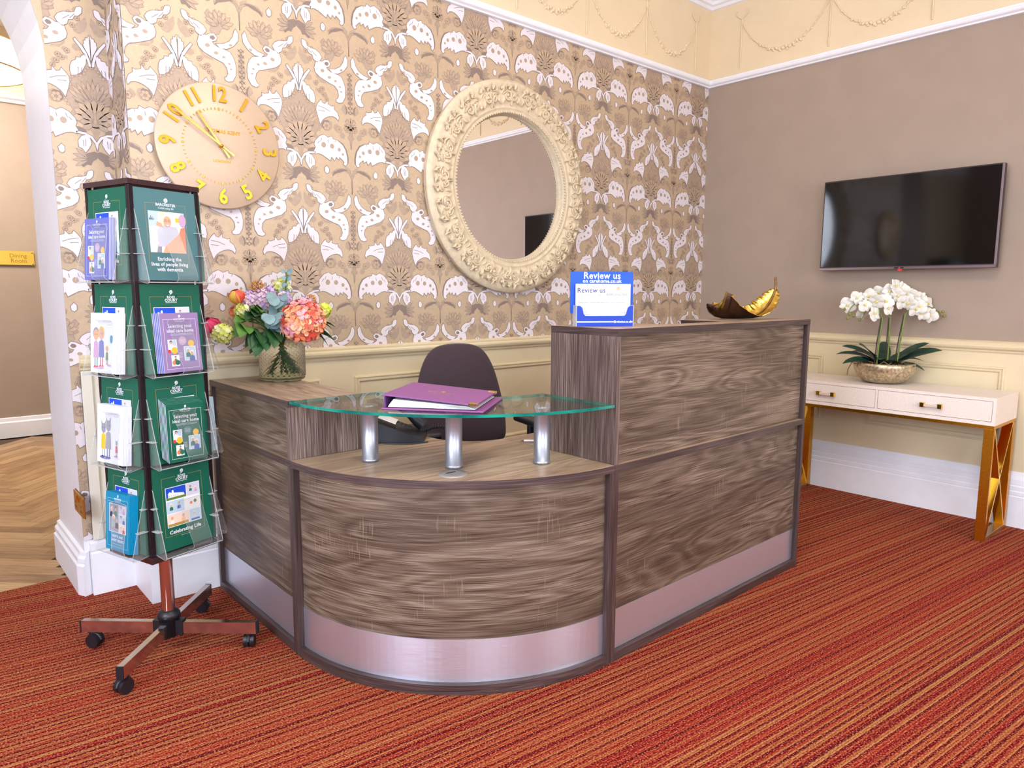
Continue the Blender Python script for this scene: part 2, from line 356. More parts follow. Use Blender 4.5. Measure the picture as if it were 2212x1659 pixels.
MOTIF = [('W',[(3,1),(8,-11),(15,-11),(16,-21),(23,-23),(22,-32),(25,-39),(19,-57),(10,-74),(4,-91),(0,-119)]),('W',[(1,-123),(5,-98),(15,-68),(32,-43),(53,-18),(59,-24),(39,-51),(22,-79),(13,-104),(10,-122)]),('W',[(22,-72),(29,-84),(33,-82),(37,-93),(53,-94),(56,-105),(70,-113),(77,-129),(79,-151),(75,-169),(57,-164),(39,-150),(29,-132),(20,-113),(18,-92)]),('W',[(110,-147),(116,-159),(129,-163),(143,-147),(144,-162),(167,-169),(176,-165),(175,-179),(193,-193),(201,-216),(197,-229),(186,-217),(169,-213),(150,-216),(134,-223),(118,-234),(109,-246),(103,-258),(98,-244),(90,-220),(84,-196),(86,-177),(96,-162)]),('W',[(89,21),(81,-6),(85,-25),(106,-43),(132,-53),(158,-63),(185,-71),(200,-89),(204,-112),(198,-127),(189,-133),(191,-142),(204,-146),(222,-141),(236,-116),(239,-81),(235,-57),(226,-36),(214,-21),(192,-15),(169,-13),(149,-5),(141,6),(158,13),(164,27),(152,40),(135,37),(116,26),(108,30),(96,19)]),('W',[(158,1),(187,6),(215,22),(231,45),(238,69),(244,78),(255,61),(252,32),(232,6),(203,-11),(173,-15)]),('W',[(21,104),(27,108),(41,103),(48,83),(66,77),(89,75),(109,63),(120,46),(108,27),(93,21),(77,32),(73,49),(57,53),(49,69),(36,71),(24,83)]),('W',[(73,-340),(96,-315),(119,-305),(129,-309),(139,-316),(161,-307),(165,-319),(189,-323),(216,-340),(232,-365),(240,-399),(240,-425),(231,-438),(219,-432),(224,-421),(212,-409),(198,-399),(195,-412),(180,-401),(172,-419),(156,-402),(149,-421),(125,-408),(108,-399),(88,-395),(72,-400),(66,-386),(75,-370),(69,-355)]),('W',[(0,-462),(0,-428),(15,-404),(41,-392),(73,-389),(72,-397),(43,-400),(21,-412),(6,-433),(0,-464)]),('W',[(25,-409),(20,-433),(29,-452),(44,-473),(55,-457),(67,-453),(68,-427),(55,-407),(39,-402)]),('W',[(120,-458),(130,-448),(142,-463),(139,-479),(129,-484),(120,-476)]),('T',[(86,-10),(105,-51),(137,-60),(147,-70),(110,-66),(91,-47)]),('T',[(0,-127),(19,-129),(31,-148),(46,-168),(75,-177),(85,-205),(99,-235),(103,-268),(88,-288),(78,-306),(90,-324),(69,-346),(59,-352),(32,-363),(0,-370)]),('D',[(0,-167),(6,-199),(17,-190),(26,-204),(39,-201),(42,-221),(58,-226),(56,-245),(73,-254),(69,-273),(53,-281),(44,-269),(32,-274),(25,-255),(14,-258),(10,-239),(1,-244),(0,-228)]),('L',[(0,-304),(9,-282),(29,-289),(55,-298),(74,-317),(54,-324),(69,-336),(38,-341),(27,-353),(7,-339),(0,-359)]),('T',[(0,-366),(37,-356),(18,-380),(5,-414),(0,-457),(0,-495),(0,-514)]),('D',[(0,-469),(11,-465),(38,-475),(58,-492),(64,-527),(56,-535),(41,-522),(26,-524),(19,-506),(5,-497),(0,-490)]),('T',[(0,-472),(17,-477),(37,-497),(47,-526),(26,-515),(6,-497)]),('D',[(189,-319),(221,-334),(240,-364),(248,-399),(246,-424),(240,-425),(240,-399),(232,-365),(216,-340)]),('D',[(60,-370),(79,-370),(97,-380),(92,-392),(75,-385),(52,-389),(31,-389),(44,-375)]),('T',[(130,-518),(146,-533),(160,-513),(171,-531),(192,-519),(193,-539),(210,-545),(196,-564),(202,-580),(184,-585),(173,-609),(151,-618),(135,-602),(142,-583),(120,-572),(129,-553),(116,-537)]),('D',[(143,-538),(158,-527),(170,-541),(184,-534),(186,-551),(175,-566),(159,-554),(147,-563),(140,-550)]),('T',[(263,-571),(261,-500),(247,-472),(223,-460),(197,-464),(178,-476),(161,-493),(157,-479),(178,-460),(206,-453),(237,-456),(259,-470),(264,-490),(264,-571)]),('D',[(195,-458),(223,-453),(243,-460),(222,-464),(205,-471),(177,-480),(159,-493),(167,-473)]),('T',[(262,-459),(243,-444),(223,-444),(237,-457),(256,-469)]),('T',[(258,-14),(264,-6),(264,-20),(264,-148),(264,-156),(255,-130),(244,-101),(252,-61)]),('T',[(219,-159),(232,-147),(245,-160),(249,-182),(239,-197),(229,-190),(216,-177)]),('D',[(232,-147),(245,-160),(249,-182),(239,-197),(241,-175)]),('T',[(264,-208),(258,-219),(244,-214),(235,-227),(247,-236),(231,-244),(242,-259),(254,-264),(256,-289),(247,-304),(258,-314),(260,-334),(264,-359)]),('T',[(120,-243),(142,-232),(163,-239),(168,-261),(154,-281),(129,-286),(108,-272),(106,-258)]),('D',[(120,-238),(142,-235),(152,-244),(130,-257),(119,-277),(109,-267),(110,-253)]),('T',[(174,-251),(190,-243),(201,-258),(195,-275),(178,-278),(169,-266)]),('T',[(208,-285),(222,-280),(232,-294),(227,-312),(210,-309),(203,-297)]),('T',[(33,-46),(43,-37),(64,-44),(67,-59),(53,-70),(35,-65)]),('T',[(84,-62),(97,-57),(105,-69),(95,-81),(83,-76)]),('T',[(104,-90),(116,-85),(125,-98),(117,-109),(105,-105)]),('T',[(124,-112),(138,-108),(147,-122),(134,-132),(124,-125)]),('T',[(83,-96),(92,-93),(96,-104),(86,-111)]),('T',[(9,73),(26,56),(46,39),(61,21),(55,7),(35,0),(15,17),(4,44)]),('L2',[(137,29),(149,32),(156,23),(147,13),(136,15),(132,22)]),('E',[(129,-352),(126,-361),(118,-366),(110,-364),(104,-357),(105,-348),(110,-341),(119,-339),(126,-344)]),('E',[(172,-353),(169,-361),(162,-365),(155,-364),(150,-358),(150,-350),(155,-343),(163,-342),(169,-346)]),('E',[(206,-365),(204,-371),(199,-374),(193,-373),(190,-368),(190,-362),(194,-357),(199,-356),(204,-359)]),('E',[(223,-385),(222,-389),(218,-391),(214,-391),(211,-387),(211,-383),(214,-379),(218,-379),(222,-381)]),('E',[(132,-12),(129,-18),(121,-21),(114,-19),(111,-14),(114,-8),(122,-5),(129,-7)]),('E',[(166,-37),(163,-42),(157,-44),(150,-43),(147,-38),(150,-33),(157,-30),(164,-32)]),('E',[(195,-48),(193,-51),(188,-53),(183,-52),(181,-49),(183,-45),(188,-43),(193,-44)]),('E',[(217,-71),(215,-74),(211,-75),(207,-74),(205,-71),(207,-68),(211,-67),(215,-68)]),('E',[(222,-92),(220,-95),(217,-96),(213,-95),(212,-93),(214,-90),(217,-89),(221,-90)]),('E',[(228,8),(225,4),(220,2),(214,3),(212,7),(215,11),(220,13),(226,12)]),('L',[(7,-125),(5,-130),(0,-131),(0,-128),(0,-124),(0,-121),(5,-121)]),('L',[(20,-128),(18,-133),(13,-134),(9,-131),(10,-127),(13,-124),(18,-124)]),('L',[(29,-139),(27,-143),(22,-145),(18,-142),(18,-138),(22,-135),(27,-135)]),('L',[(35,-154),(32,-158),(27,-160),(24,-157),(24,-152),(28,-149),(33,-150)]),('L',[(47,-165),(44,-169),(39,-170),(36,-168),(36,-163),(40,-160),(45,-161)]),('L',[(63,-167),(61,-171),(56,-173),(52,-170),(52,-165),(56,-162),(61,-163)]),('L',[(79,-173),(76,-177),(71,-179),(68,-176),(68,-171),(72,-168),(77,-169)]),('L',[(88,-186),(85,-190),(80,-192),(76,-189),(77,-184),(81,-181),(86,-182)]),('L',[(88,-205),(86,-210),(81,-211),(77,-208),(77,-203),(81,-200),(86,-201)]),('L',[(101,-219),(99,-224),(94,-225),(90,-222),(90,-217),(94,-214),(99,-215)]),('L',[(106,-236),(104,-240),(99,-241),(95,-239),(95,-234),(99,-231),(104,-232)]),('L',[(111,-253),(108,-257),(103,-258),(99,-255),(100,-251),(104,-248),(109,-249)]),('L',[(108,-272),(106,-277),(101,-278),(97,-275),(97,-270),(101,-267),(106,-268)]),('L',[(100,-285),(98,-289),(93,-290),(89,-288),(89,-283),(93,-280),(98,-281)])]
MLINES = [[(2,-16),(-2,-115)],[(39,-160),(36,-131)],[(52,-164),(49,-131)],[(93,-176),(127,-182),(154,-193)],[(94,-195),(127,-197)],[(40,-418),(42,-448)],[(50,-423),(49,-450)],[(85,-350),(96,-336)],[(101,-340),(107,-323)],[(177,-332),(180,-322)],[(138,-342),(142,-325)],[(48,76),(67,55)],[(68,66),(93,47)]]
# ------------------------------------------------------------------ room materials
def carpet_mat():
    k = NT('striped_carpet'); tc = k.n('ShaderNodeTexCoord')
    mp = k.n('ShaderNodeMapping'); mp.inputs['Rotation'].default_value = (0, 0, radians(6.2)); k.l(tc.outputs['Object'], mp.inputs[0])
    sx = k.n('ShaderNodeSeparateXYZ'); k.l(mp.outputs[0], sx.inputs[0])
    wob = k.n('ShaderNodeTexNoise', i_Scale=55.0, i_Detail=1.0); k.l(mp.outputs[0], wob.inputs['Vector'])
    t = k.math('ADD', sx.outputs[1], k.math('MULTIPLY', k.math('SUBTRACT', wob.outputs[0], 0.5), 0.0045))
    ti = k.math('MULTIPLY', t, 1/0.0078)
    wn = k.n('ShaderNodeTexWhiteNoise', noise_dimensions='1D'); k.l(k.math('FLOOR', ti), wn.inputs['W'])
    # long run variation along each rib
    cb = k.n('ShaderNodeCombineXYZ'); k.l(k.math('MULTIPLY', sx.outputs[0], 1.6), cb.inputs[0]); k.l(k.math('MULTIPLY', k.math('FLOOR', ti), 3.7), cb.inputs[1])
    run = k.n('ShaderNodeTexNoise', i_Scale=1.0, i_Detail=2.0); k.l(cb.outputs[0], run.inputs['Vector'])
    gr = k.n('ShaderNodeTexNoise', noise_dimensions='1D', i_Scale=1.0, i_Detail=2.0); k.l(k.math('MULTIPLY', t, 42.0), gr.inputs['W'])
    f = k.math('ADD', k.math('ADD', k.math('MULTIPLY', wn.outputs[0], 0.24), k.math('MULTIPLY', k.math('SUBTRACT', k.math('MINIMUM', k.math('MODULO', k.math('FLOOR', k.math('ADD', ti, 6000.0)), 3.0), 1.0), 0.55), 0.30)), k.math('ADD', k.math('MULTIPLY', run.outputs[0], 0.22), k.math('MULTIPLY', gr.outputs[0], 0.60)))
    col = k.ramp(f, [(0.30, srgb(84, 2, 10)), (0.44, srgb(122, 8, 16)), (0.51, srgb(142, 24, 22)), (0.58, srgb(164, 56, 36)), (0.68, srgb(166, 86, 46)), (0.84, srgb(178, 116, 68))])
    sp = k.n('ShaderNodeTexNoise', i_Scale=185.0, i_Detail=3.0); k.l(mp.outputs[0], sp.inputs['Vector'])
    col = k.mix(k.ramp(sp.outputs[0], [(0.52, (0, 0, 0, 1)), (0.66, (0.72,)*3+(1,))]), col, srgb(214, 140, 106))
    col = k.mix(k.ramp(sp.outputs[0], [(0.34, (0.80,)*3+(1,)), (0.49, (0, 0, 0, 1))]), col, srgb(58, 1, 6))
    # dark valley between ribs
    fr = k.math('FRACT', ti); rib = k.math('SINE', k.math('MULTIPLY', fr, pi))
    col = k.mix(k.ramp(rib, [(0.0, (0.6,)*3+(1,)), (0.55, (0, 0, 0, 1))]), col, srgb(76, 1, 8))
    k.l(col, k.b.inputs['Base Color']); k.b.inputs['Roughness'].default_value = 0.95; k.b.inputs['Specular IOR Level'].default_value = 0.1
    h = k.math('ADD', k.math('MULTIPLY', rib, 0.7), sp.outputs[0]); k.bump(h, 0.55, 0.004)
    return k.m
CARPET = carpet_mat()
def paper(name, col, rough, metal, var=0.05):
    k = NT(name); tc = k.n('ShaderNodeTexCoord'); nz = k.n('ShaderNodeTexNoise', i_Scale=70.0, i_Detail=3.0); k.l(tc.outputs['Object'], nz.inputs['Vector'])
    c = srgb(*col); lo = tuple(v*(1-var) for v in c[:3])+(1,); hi = tuple(min(1, v*(1+var)) for v in c[:3])+(1,)
    k.l(k.ramp(nz.outputs[0], [(0.3, lo), (0.7, hi)]), k.b.inputs['Base Color'])
    k.b.inputs['Roughness'].default_value = rough; k.b.inputs['Metallic'].default_value = metal; return k.m
WP_BASE = paper('wallpaper_gold_ground', (198, 173, 143), 0.45, 0.2)
WP_T = paper('wallpaper_taupe_print', (179, 156, 134), 0.5, 0.15)
WP_D = paper('wallpaper_dark_print', (140, 121, 110), 0.5, 0.1)
WP_L = paper('wallpaper_light_print', (192, 165, 138), 0.5, 0.15)
WP_W = paper('wallpaper_white_print', (228, 218, 220), 0.6, 0.0, 0.02)
def parquet_mat():
    k = NT('parquet_oak'); oi = k.n('ShaderNodeObjectInfo'); uv = k.n('ShaderNodeUVMap')
    off = k.n('ShaderNodeCombineXYZ'); k.l(k.math('MULTIPLY', oi.outputs['Random'], 23.0), off.inputs[0]); k.l(k.math('MULTIPLY', oi.outputs['Random'], 7.0), off.inputs[1])
    ad = k.n('ShaderNodeVectorMath', operation='ADD'); k.l(uv.outputs[0], ad.inputs[0]); k.l(off.outputs[0], ad.inputs[1])
    mp = k.n('ShaderNodeMapping'); mp.inputs['Scale'].default_value = (5, 55, 1); k.l(ad.outputs[0], mp.inputs[0])
    nz = k.n('ShaderNodeTexNoise', i_Scale=1.0, i_Detail=4.0, i_Distortion=0.6); k.l(mp.outputs[0], nz.inputs['Vector'])
    f = k.math('ADD', k.math('MULTIPLY', nz.outputs[0], 0.75), k.math('MULTIPLY', oi.outputs['Random'], 0.28))
    k.l(k.ramp(f, [(0.3, srgb(128, 92, 58)), (0.55, srgb(172, 134, 90)), (0.8, srgb(198, 162, 116))]), k.b.inputs['Base Color'])
    k.b.inputs['Roughness'].default_value = 0.38; return k.m
PARQ = parquet_mat()

# ------------------------------------------------------------------ room shell
YW, XR, XL0 = 0.05, 0.045, -3.99        # back wall face, right wall face, return face
XA, YP, YH, ZC = -4.215, 0.31, 0.90, 3.6  # arch reveal, recessed wall face, hall side of that wall, ceiling
b = MB(); b.box(-7.0, XR+.15, -5.5, 0.597, -.06, 0)
b_floor = struct(b.build('floor', CARPET))
b = MB(); b.box(-7.0, -3.0, 0.597, 4.75, -.06, -.012)
hall_floor = struct(b.build('floor', P('parquet_joint', (84, 62, 44), 0.8)))
# herringbone planks
Lp, Wp = 0.46, 0.092
plank = MB(); plank.box(.0012, Lp-.0012, .0012, Wp-.0012, -.012, 0.0, g='x'); pm = plank.mesh('plank', PARQ)
cr, sr = cos(radians(45)), sin(radians(45)); cnt = 0
for i in range(-40, 60):
    for j in range(-12, 14):
        for kind in (0, 1):
            ax, ay = i*Wp + j*Lp, i*Wp - j*Lp
            if kind == 0: px, py, rz = ax, ay, 0.0
            else: px, py, rz = ax+Wp, ay+Wp, pi/2
            cx, cy = (px+Lp/2, py+Wp/2) if kind == 0 else (px-Wp/2, py+Lp/2)
            wx, wy = -4.2+cx*cr-cy*sr, 2.4+cx*sr+cy*cr
            rad = Lp*.5
            if not (-4.85 < wx < -3.45 and 0.42 < wy < 4.40) or (wx > XA-.18 and wy < YH+.2): continue
            if cnt >= 296: continue
            o = bpy.data.objects.new('plank', pm); COL.objects.link(o); o.parent = hall_floor
            o.location = (-4.2+px*cr-py*sr, 2.4+px*sr+py*cr, -.0015); o.rotation_euler = (0, 0, rz+radians(45)); cnt += 1

def wall(name, bands, x0, x1, y0, y1):
    mb = MB(); ms = []
    for i, (z0, z1, m) in enumerate(bands):
        mb.box(x0, x1, y0, y1, z0, z1, i); ms.append(m)
    return struct(mb.build(name, ms))
bands_paper = [(0, 1.035, CREAM), (1.035, 2.895, WP_BASE), (2.895, ZC, CREAMF)]
bands_paint = [(0, 1.035, CREAM), (1.035, 2.895, TAUPE), (2.895, ZC, CREAMF)]
wall_back = wall('wall_back', bands_paper, XL0, XR, YW, YH)
wall_right = wall('wall_right', bands_paint, XR, XR+.15, -5.5, YH)
# recessed wall with the arch
mb = MB(); mb.box(XA, XL0, YP, YH, 0, ZC, 0)
xc, rA, zs = XA-.66, .66, 2.25
arc = [(xc+rA*cos(t), zs+rA*1.08*sin(t)) for t in [pi*i/28 for i in range(29)]]
Mxz = Matrix(((1, 0, 0, 0), (0, 0, -1, 0), (0, 1, 0, 0), (0, 0, 0, 1)))   # (x,y,z)->(x,-z,y)
for i in range(28):
    (xa, za), (xb, zb) = arc[i], arc[i+1]
    mb.prism([(xa, za), (xa, ZC), (xb, ZC), (xb, zb)], -YH, -YP, 0, Mxz)
mb.box(-5.9, xc-rA, YP, YH, 0, ZC, 0)
mb.box(-7.0, -5.9, YP, YH, 0, ZC, 0)
wall_left_recess = struct(mb.build('wall_arch', [WHITEP]))
# facing paper on the recessed wall (front faces)
mb = MB()
mb.box(XA, XL0, YP-.004, YP, 0.25, 2.95, 0)
for i in range(28):
    (xa, za), (xb, zb) = arc[i], arc[i+1]
    if min(za, zb) < 2.95: mb.prism([(xa, za), (xa, 2.95), (xb, 2.95), (xb, zb)], -YP, -YP+.004, 0, Mxz)
mb.box(-7.0, xc-rA, YP-.004, YP, 0.25, 2.95, 0)
mb.build('wallpaper', [WP_BASE], wall_left_recess)
b = MB(); b.box(-7.0, XR+.15, -5.5, 4.75, ZC, ZC+.1); struct(b.build('ceiling', P('ceiling_paint', (246, 240, 232), 0.7)))
b = MB(); b.box(-7.15, -7.0, -5.5, YH, 0, 1.0); b.box(-7.15, -7.0, -5.5, -3.4, 1.0, 2.9); b.box(-7.15, -7.0, -1.0, YH, 1.0, 2.9); b.box(-7.15, -7.0, -5.5, YH, 2.9, ZC)
struct(b.build('wall_left', [TAUPE]))
b = MB(); b.box(-7.0, XR, -5.65, -5.5, 0, .9); b.box(-7.0, -6.5, -5.65, -5.5, .9, 2.9); b.box(-3.9, -2.75, -5.65, -5.5, .9, 2.9); b.box(-1.05, XR, -5.65, -5.5, .9, 2.9); b.box(-7.0, XR, -5.65, -5.5, 2.9, ZC)
struct(b.build('wall_front', [TAUPE]))
SKYP = P('bright_window_pane', (235, 242, 255), 0.3, emit=(226, 236, 255), estr=3.0)
def window(n, x0, x1, y0, y1, z0, z1):
    mb = MB(); mb.box(x0, x1, y0, y1, z0, z1)
    pane = mb.build('window_%d' % n, SKYP); struct(pane)
    fb = MB(); horiz = (x1-x0) > (y1-y0)
    L = (x1-x0) if horiz else (y1-y0)
    for k in range(4):
        if horiz: fb.box(x0+L*k/3-.03, x0+L*k/3+.03, y0-.02, y1+.05, z0, z1)
        else: fb.box(x0-.02, x1+.05, y0+L*k/3-.03, y0+L*k/3+.03, z0, z1)
    for z in (z0, (z0+z1)*.55, z1):
        if horiz: fb.box(x0, x1, y0-.02, y1+.05, z-.03, z+.03)
        else: fb.box(x0-.02, x1+.05, y0, y1, z-.03, z+.03)
    fb.build('window_frame', WHITEP, pane)
window(1, -7.08, -7.06, -3.4, -1.0, 1.0, 2.9)
window(2, -6.5, -3.9, -5.58, -5.56, .9, 2.9); window(3, -2.75, -1.05, -5.58, -5.56, .9, 2.9)  # last window is added, an unseen glowing pane to brighten the right side
# hall
b = MB(); b.box(-7.0, -3.0, 4.6, 4.75, 0, 3.0, 0); b.box(-7.0, -3.0, 4.6, 4.75, 3.0, ZC, 1); struct(b.build('wall_hall', [TAUPE, CREAMF]))
b = MB(); b.box(-3.15, -3.0, YH, 4.6, 0, ZC); struct(b.build('wall_hall_right', [TAUPE]))
b = MB(); b.box(-7.0, -6.85, YH, 4.6, 0, ZC); struct(b.build('wall_hall_left', [TAUPE]))

# mitred mouldings: path in XY, profile [(outset, z)], room side on the left of the path
def sweep(name, path, prof, mat, parent=None, closed_prof=True):
    n = len(path); nrm = []
    for i in range(n-1):
        d = (Vector(path[i+1])-Vector(path[i])).normalized(); nrm.append(Vector((-d.y, d.x)))
    mb = MB(); rows = []
    for i in range(n):
        if i == 0: m = nrm[0]
        elif i == n-1: m = nrm[-1]
        else: m = (nrm[i-1]+nrm[i])/(1+nrm[i-1].dot(nrm[i]))
        rows.append([Vector((path[i][0]+m.x*d, path[i][1]+m.y*d, z)) for d, z in prof])
    mb.grid(rows, 0, smooth=False)
    mb.add(rows[0], [tuple(range(len(prof)))], 0); mb.add(rows[-1], [tuple(reversed(range(len(prof))))], 0)
    o = mb.build(name, mat, parent)
    if parent is None: struct(o)
    return o
P_BASE = [(0, 0), (.034, 0), (.034, .178), (.029, .184), (.031, .19), (.031, .207), (.024, .213), (.026, .22), (.026, .237), (.017, .243), (.019, .25), (.017, .276), (.009, .300), (.006, .318), (0, .32)]
P_LOW = [(0, 0), (.03, 0), (.03, .135), (.02, .142), (.024, .15), (.024, .168), (.014, .178), (.012, .195), (0, .2)]
P_LEFT = [(0, 0), (.03, 0), (.03, .19), (.024, .196), (.028, .205), (.028, .235), (.012, .246), (0, .25)]
P_HALL = [(0, 0), (.025, 0), (.025, .14), (.015, .15), (.012, .18), (0, .185)]
P_DADO = [(0, 1.0), (.010, 1.002), (.013, 1.012), (.028, 1.022), (.034, 1.034), (.034, 1.042), (.026, 1.049), (.028, 1.058), (.012, 1.066), (0, 1.068)]
P_PIC = [(0, 2.866), (.018, 2.868), (.020, 2.876), (.032, 2.884), (.036, 2.892), (.036, 2.9), (.028, 2.906), (.030, 2.916), (.013, 2.923), (0, 2.925)]
P_COR = [(0, 3.42), (.012, 3.424), (.02, 3.442), (.036, 3.45), (.04, 3.47), (.085, 3.51), (.108, 3.54), (.115, 3.575), (.16, 3.58), (.165, 3.6), (0, 3.6)]
path_r = [(XR, -5.5), (XR, YW)]; path_b = [(XR, YW), (XL0, YW)]
sweep('baseboard_right', [(XR, -5.5), (XR, YW-.034)], P_BASE, WHITEP)
sweep('baseboard_back', [(XR, YW), (XL0, YW), (XL0, YP-.03)], P_BASE, WHITEP)
sweep('baseboard_recess', [(XL0, YP), (XA+.02, YP)], P_LEFT, WHITEP)
sweep('baseboard_arch', [(XA+.016, YP-.005), (XA, YP+.03), (XA, YH-.0)], P_LOW, WHITEP)
sweep('trim_dado', [(XR, -5.5), (XR, YW), (XL0, YW), (XL0, YP), (XA+.035, YP)], P_DADO, CREAM)
sweep('trim_picture_rail', [(XR, -5.5), (XR, YW), (XL0, YW), (XL0, YP), (-5.9, YP)], P_PIC, WHITEP)
sweep('trim_cornice', [(XR, -5.5), (XR, YW), (XL0, YW), (XL0, YP), (-5.9, YP)], P_COR, WHITEP)
sweep('baseboard_hall', [(-3.15, 4.6), (-6.85, 4.6)], P_HALL, WHITEP)
sweep('trim_hall_rail', [(-3.15, 4.6), (-6.85, 4.6)], [(0, 2.96), (.02, 2.965), (.03, 2.985), (.05, 3.0), (.05, 3.02), (.03, 3.03), (0, 3.035)], WHITEP)
# cream dado panel on the recessed wall and on the return
mb = MB(); mb.box(XA+.035, XL0, YP-.016, YP, .25, 1.0); mb.box(XA+.035, XA+.075, YP-.028, YP, .25, 1.0); mb.box(XA+.10, XA+.11, YP-.026, YP, .32, .94); mb.box(XA+.10, XL0-.02, YP-.026, YP, .93, .94)
mb.build('dado_panel', P('cream_paint_shaded_side', (226, 220, 204), 0.42, noise=0.02, nscale=10), wall_left_recess, bevel=.002)

# panel mouldings (rings of a rectangle at inset d and height h)
def panel_frame(parent, M, x0, x1, z0, z1, mat):
    prof = [(0, 0), (.004, .012), (.010, .013), (.012, .006), (.017, .005), (.020, .011), (.027, .010), (.032, .003), (.036, 0)]
    rows = []
    for d, h in prof:
        rows.append([M @ Vector(q) for q in ((x0+d, z0+d, h), (x1-d, z0+d, h), (x1-d, z1-d, h), (x0+d, z1-d, h))])
    mb = MB(); mb.grid(rows, 0, smooth=False, closed=True); return mb.build('panel_moulding', mat, parent)
MB_back = Matrix(((1, 0, 0, 0), (0, 0, -1, YW), (0, 1, 0, 0), (0, 0, 0, 1)))
MB_right = Matrix(((0, 0, -1, XR), (-1, 0, 0, 0), (0, 1, 0, 0), (0, 0, 0, 1)))   # local x = -Y
for x0, x1 in ((-3.88, -3.2), (-3.012, -2.25), (-2.128, -1.22), (-1.09, -.12)): panel_frame(wall_back, MB_back, x0, x1, .44, .912, CREAM)
for y0, y1 in ((.10, .957), (1.266, 2.02), (2.33, 3.1), (3.4, 4.2)): panel_frame(wall_right, MB_right, y0, y1, .475, .918, CREAM)
# plaster swags in the frieze
def swags(parent, M, posts, n):
    for i in range(n):
        a = posts[i]; mb = MB()
        pts = [M @ Vector((a, 2.955+.35*t, .004)) for t in [k/12 for k in range(13)]]
        mb.tube(pts, [.004+.003*(k % 2) for k in range(13)], 5, 0)
        for s_ in (-1, 1): mb.tube([M @ Vector((a+s_*.05*sin(t*2.2), 3.30+.06*t, .004)) for t in [k/5 for k in range(6)]], .004, 5, 0)
        mb.build('swag_drop', CREAMF, parent)
        if i+1 < len(posts):
            c = posts[i+1]; mb = MB(); K = 26
            for k in range(K+1):
                t = k/K; x = a+(c-a)*t; z = 3.29-.265*(1-(2*t-1)**2)**.8; r = .006+.008*(1-abs(2*t-1))
                mb.ball(M @ Vector((x, z+.006*((k*7) % 3-1), .002)), r, 0, 6, 4, (1, 1, 1))
                if 6 < k < 20: mb.ball(M @ Vector((x+.008, z-.014+.012*(k % 2), .002)), r*.8, 0, 6, 4)
            pts = [M @ Vector((a+(c-a)*t, 3.29-.265*(1-(2*t-1)**2)**.8, .003)) for t in [k/20 for k in range(21)]]
            mb.tube(pts, .005, 5, 0); mb.build('plaster_swag', CREAMF, parent)
swags(wall_back, MB_back, [-.147, -.723, -1.32, -1.91, -2.5, -3.09, -3.68], 7)
swags(wall_right, MB_right, [.212, .862, 1.483, 2.12, 2.76, 3.4], 6)

# ------------------------------------------------------------------ damask print
def clip_poly(poly, lo, hi, ax):
    for side, lim in ((1, lo), (-1, hi)):
        out = []
        for i in range(len(poly)):
            p, q = poly[i], poly[(i+1) % len(poly)]
            ip, iq = side*(p[ax]-lim) >= 0, side*(q[ax]-lim) >= 0
            if ip: out.append(p)
            if ip != iq:
                t = (lim-p[ax])/(q[ax]-p[ax]); out.append((p[0]+(q[0]-p[0])*t, p[1]+(q[1]-p[1])*t))
        poly = out
        if len(poly) < 3: return None
    return poly
LAY = {'T': (0, 0), 'D': (1, 1), 'L': (2, 2), 'W': (3, 4), 'E': (4, 5), 'L2': (5, 5)}
def inflate(poly, d):
    n = len(poly); out = []
    ar = sum(poly[i][0]*poly[(i+1) % n][1]-poly[(i+1) % n][0]*poly[i][1] for i in range(n)); s_ = 1 if ar > 0 else -1
    for i in range(n):
        p0, p1, p2 = Vector(poly[i-1]), Vector(poly[i]), Vector(poly[(i+1) % n])
        a = (p1-p0); c = (p2-p1)
        if a.length < 1e-9 or c.length < 1e-9: out.append(tuple(p1)); continue
        a.normalize(); c.normalize(); nn = Vector((a.y+c.y, -a.x-c.x))*s_
        if nn.length < .3: nn = Vector((a.y, -a.x))*s_
        nn.normalize(); k = min(1.8, 1/max(.4, abs(nn.dot(Vector((a.y, -a.x))))))
        out.append((p1.x+nn.x*d*k, p1.y+nn.y*d*k))
    return out
TILE = []
for c, poly in MOTIF:
    p = [(x/1000, z/1000) for x, z in poly]
    m = {'T': 0, 'D': 1, 'L': 2, 'W': 3, 'E': 0, 'L2': 1}[c]; lv = LAY[c][1]
    if c == 'W': TILE.append((1, 3, inflate(p, .0026)))
    if c == 'L' or (c == 'T' and len(p) > 8): TILE.append((1, lv-.3, inflate(p, .0014)))
    TILE.append((m, lv, p))
for l in MLINES:
    (x0, z0), (x1, z1) = l[0], l[-1]; pts = [(x/1000, z/1000) for x, z in l]
    d = Vector((x1-x0, z1-z0)).normalized()*.0011; nx, nz = -d.y, d.x
    TILE.append((1, 6, [(x-nx, z-nz) for x, z in pts]+[(x+nx, z+nz) for x, z in reversed(pts)]))
# petal fans drawn over the flower heads
def fan(cx, cz, n, a0, a1, r0, r1, wd, lv, m=2):
    for i in range(n):
        a = radians(a0+(a1-a0)*i/max(1, n-1)); e = (cos(a), sin(a)); s_ = (-sin(a), cos(a)); L_ = r1-r0; P_ = []
        for u, q in ((0, 0), (.35, .75), (.7, 1.0), (.86, .55), (1.0, .12), (1.0, -.12), (.86, -.55), (.7, -1.0), (.35, -.75)):
            r_ = r0+L_*u; P_.append((max(0, cx+e[0]*r_+s_[0]*wd*q), cz+e[1]*r_+s_[1]*wd*q))
        TILE.append((1, lv, inflate(P_, .0013))); TILE.append((m, lv+.25, P_))
fan(0, -.335, 5, 2, 90, .02, .082, .014, 2.5); fan(0, -.345, 4, -35, 60, .01, .055, .013, 3.0, 0); fan(0, -.30, 6, 40, 90, .05, .118, .0065, 2.6); fan(0, -.29, 5, 25, 85, .03, .085, .006, 3.0, 0)
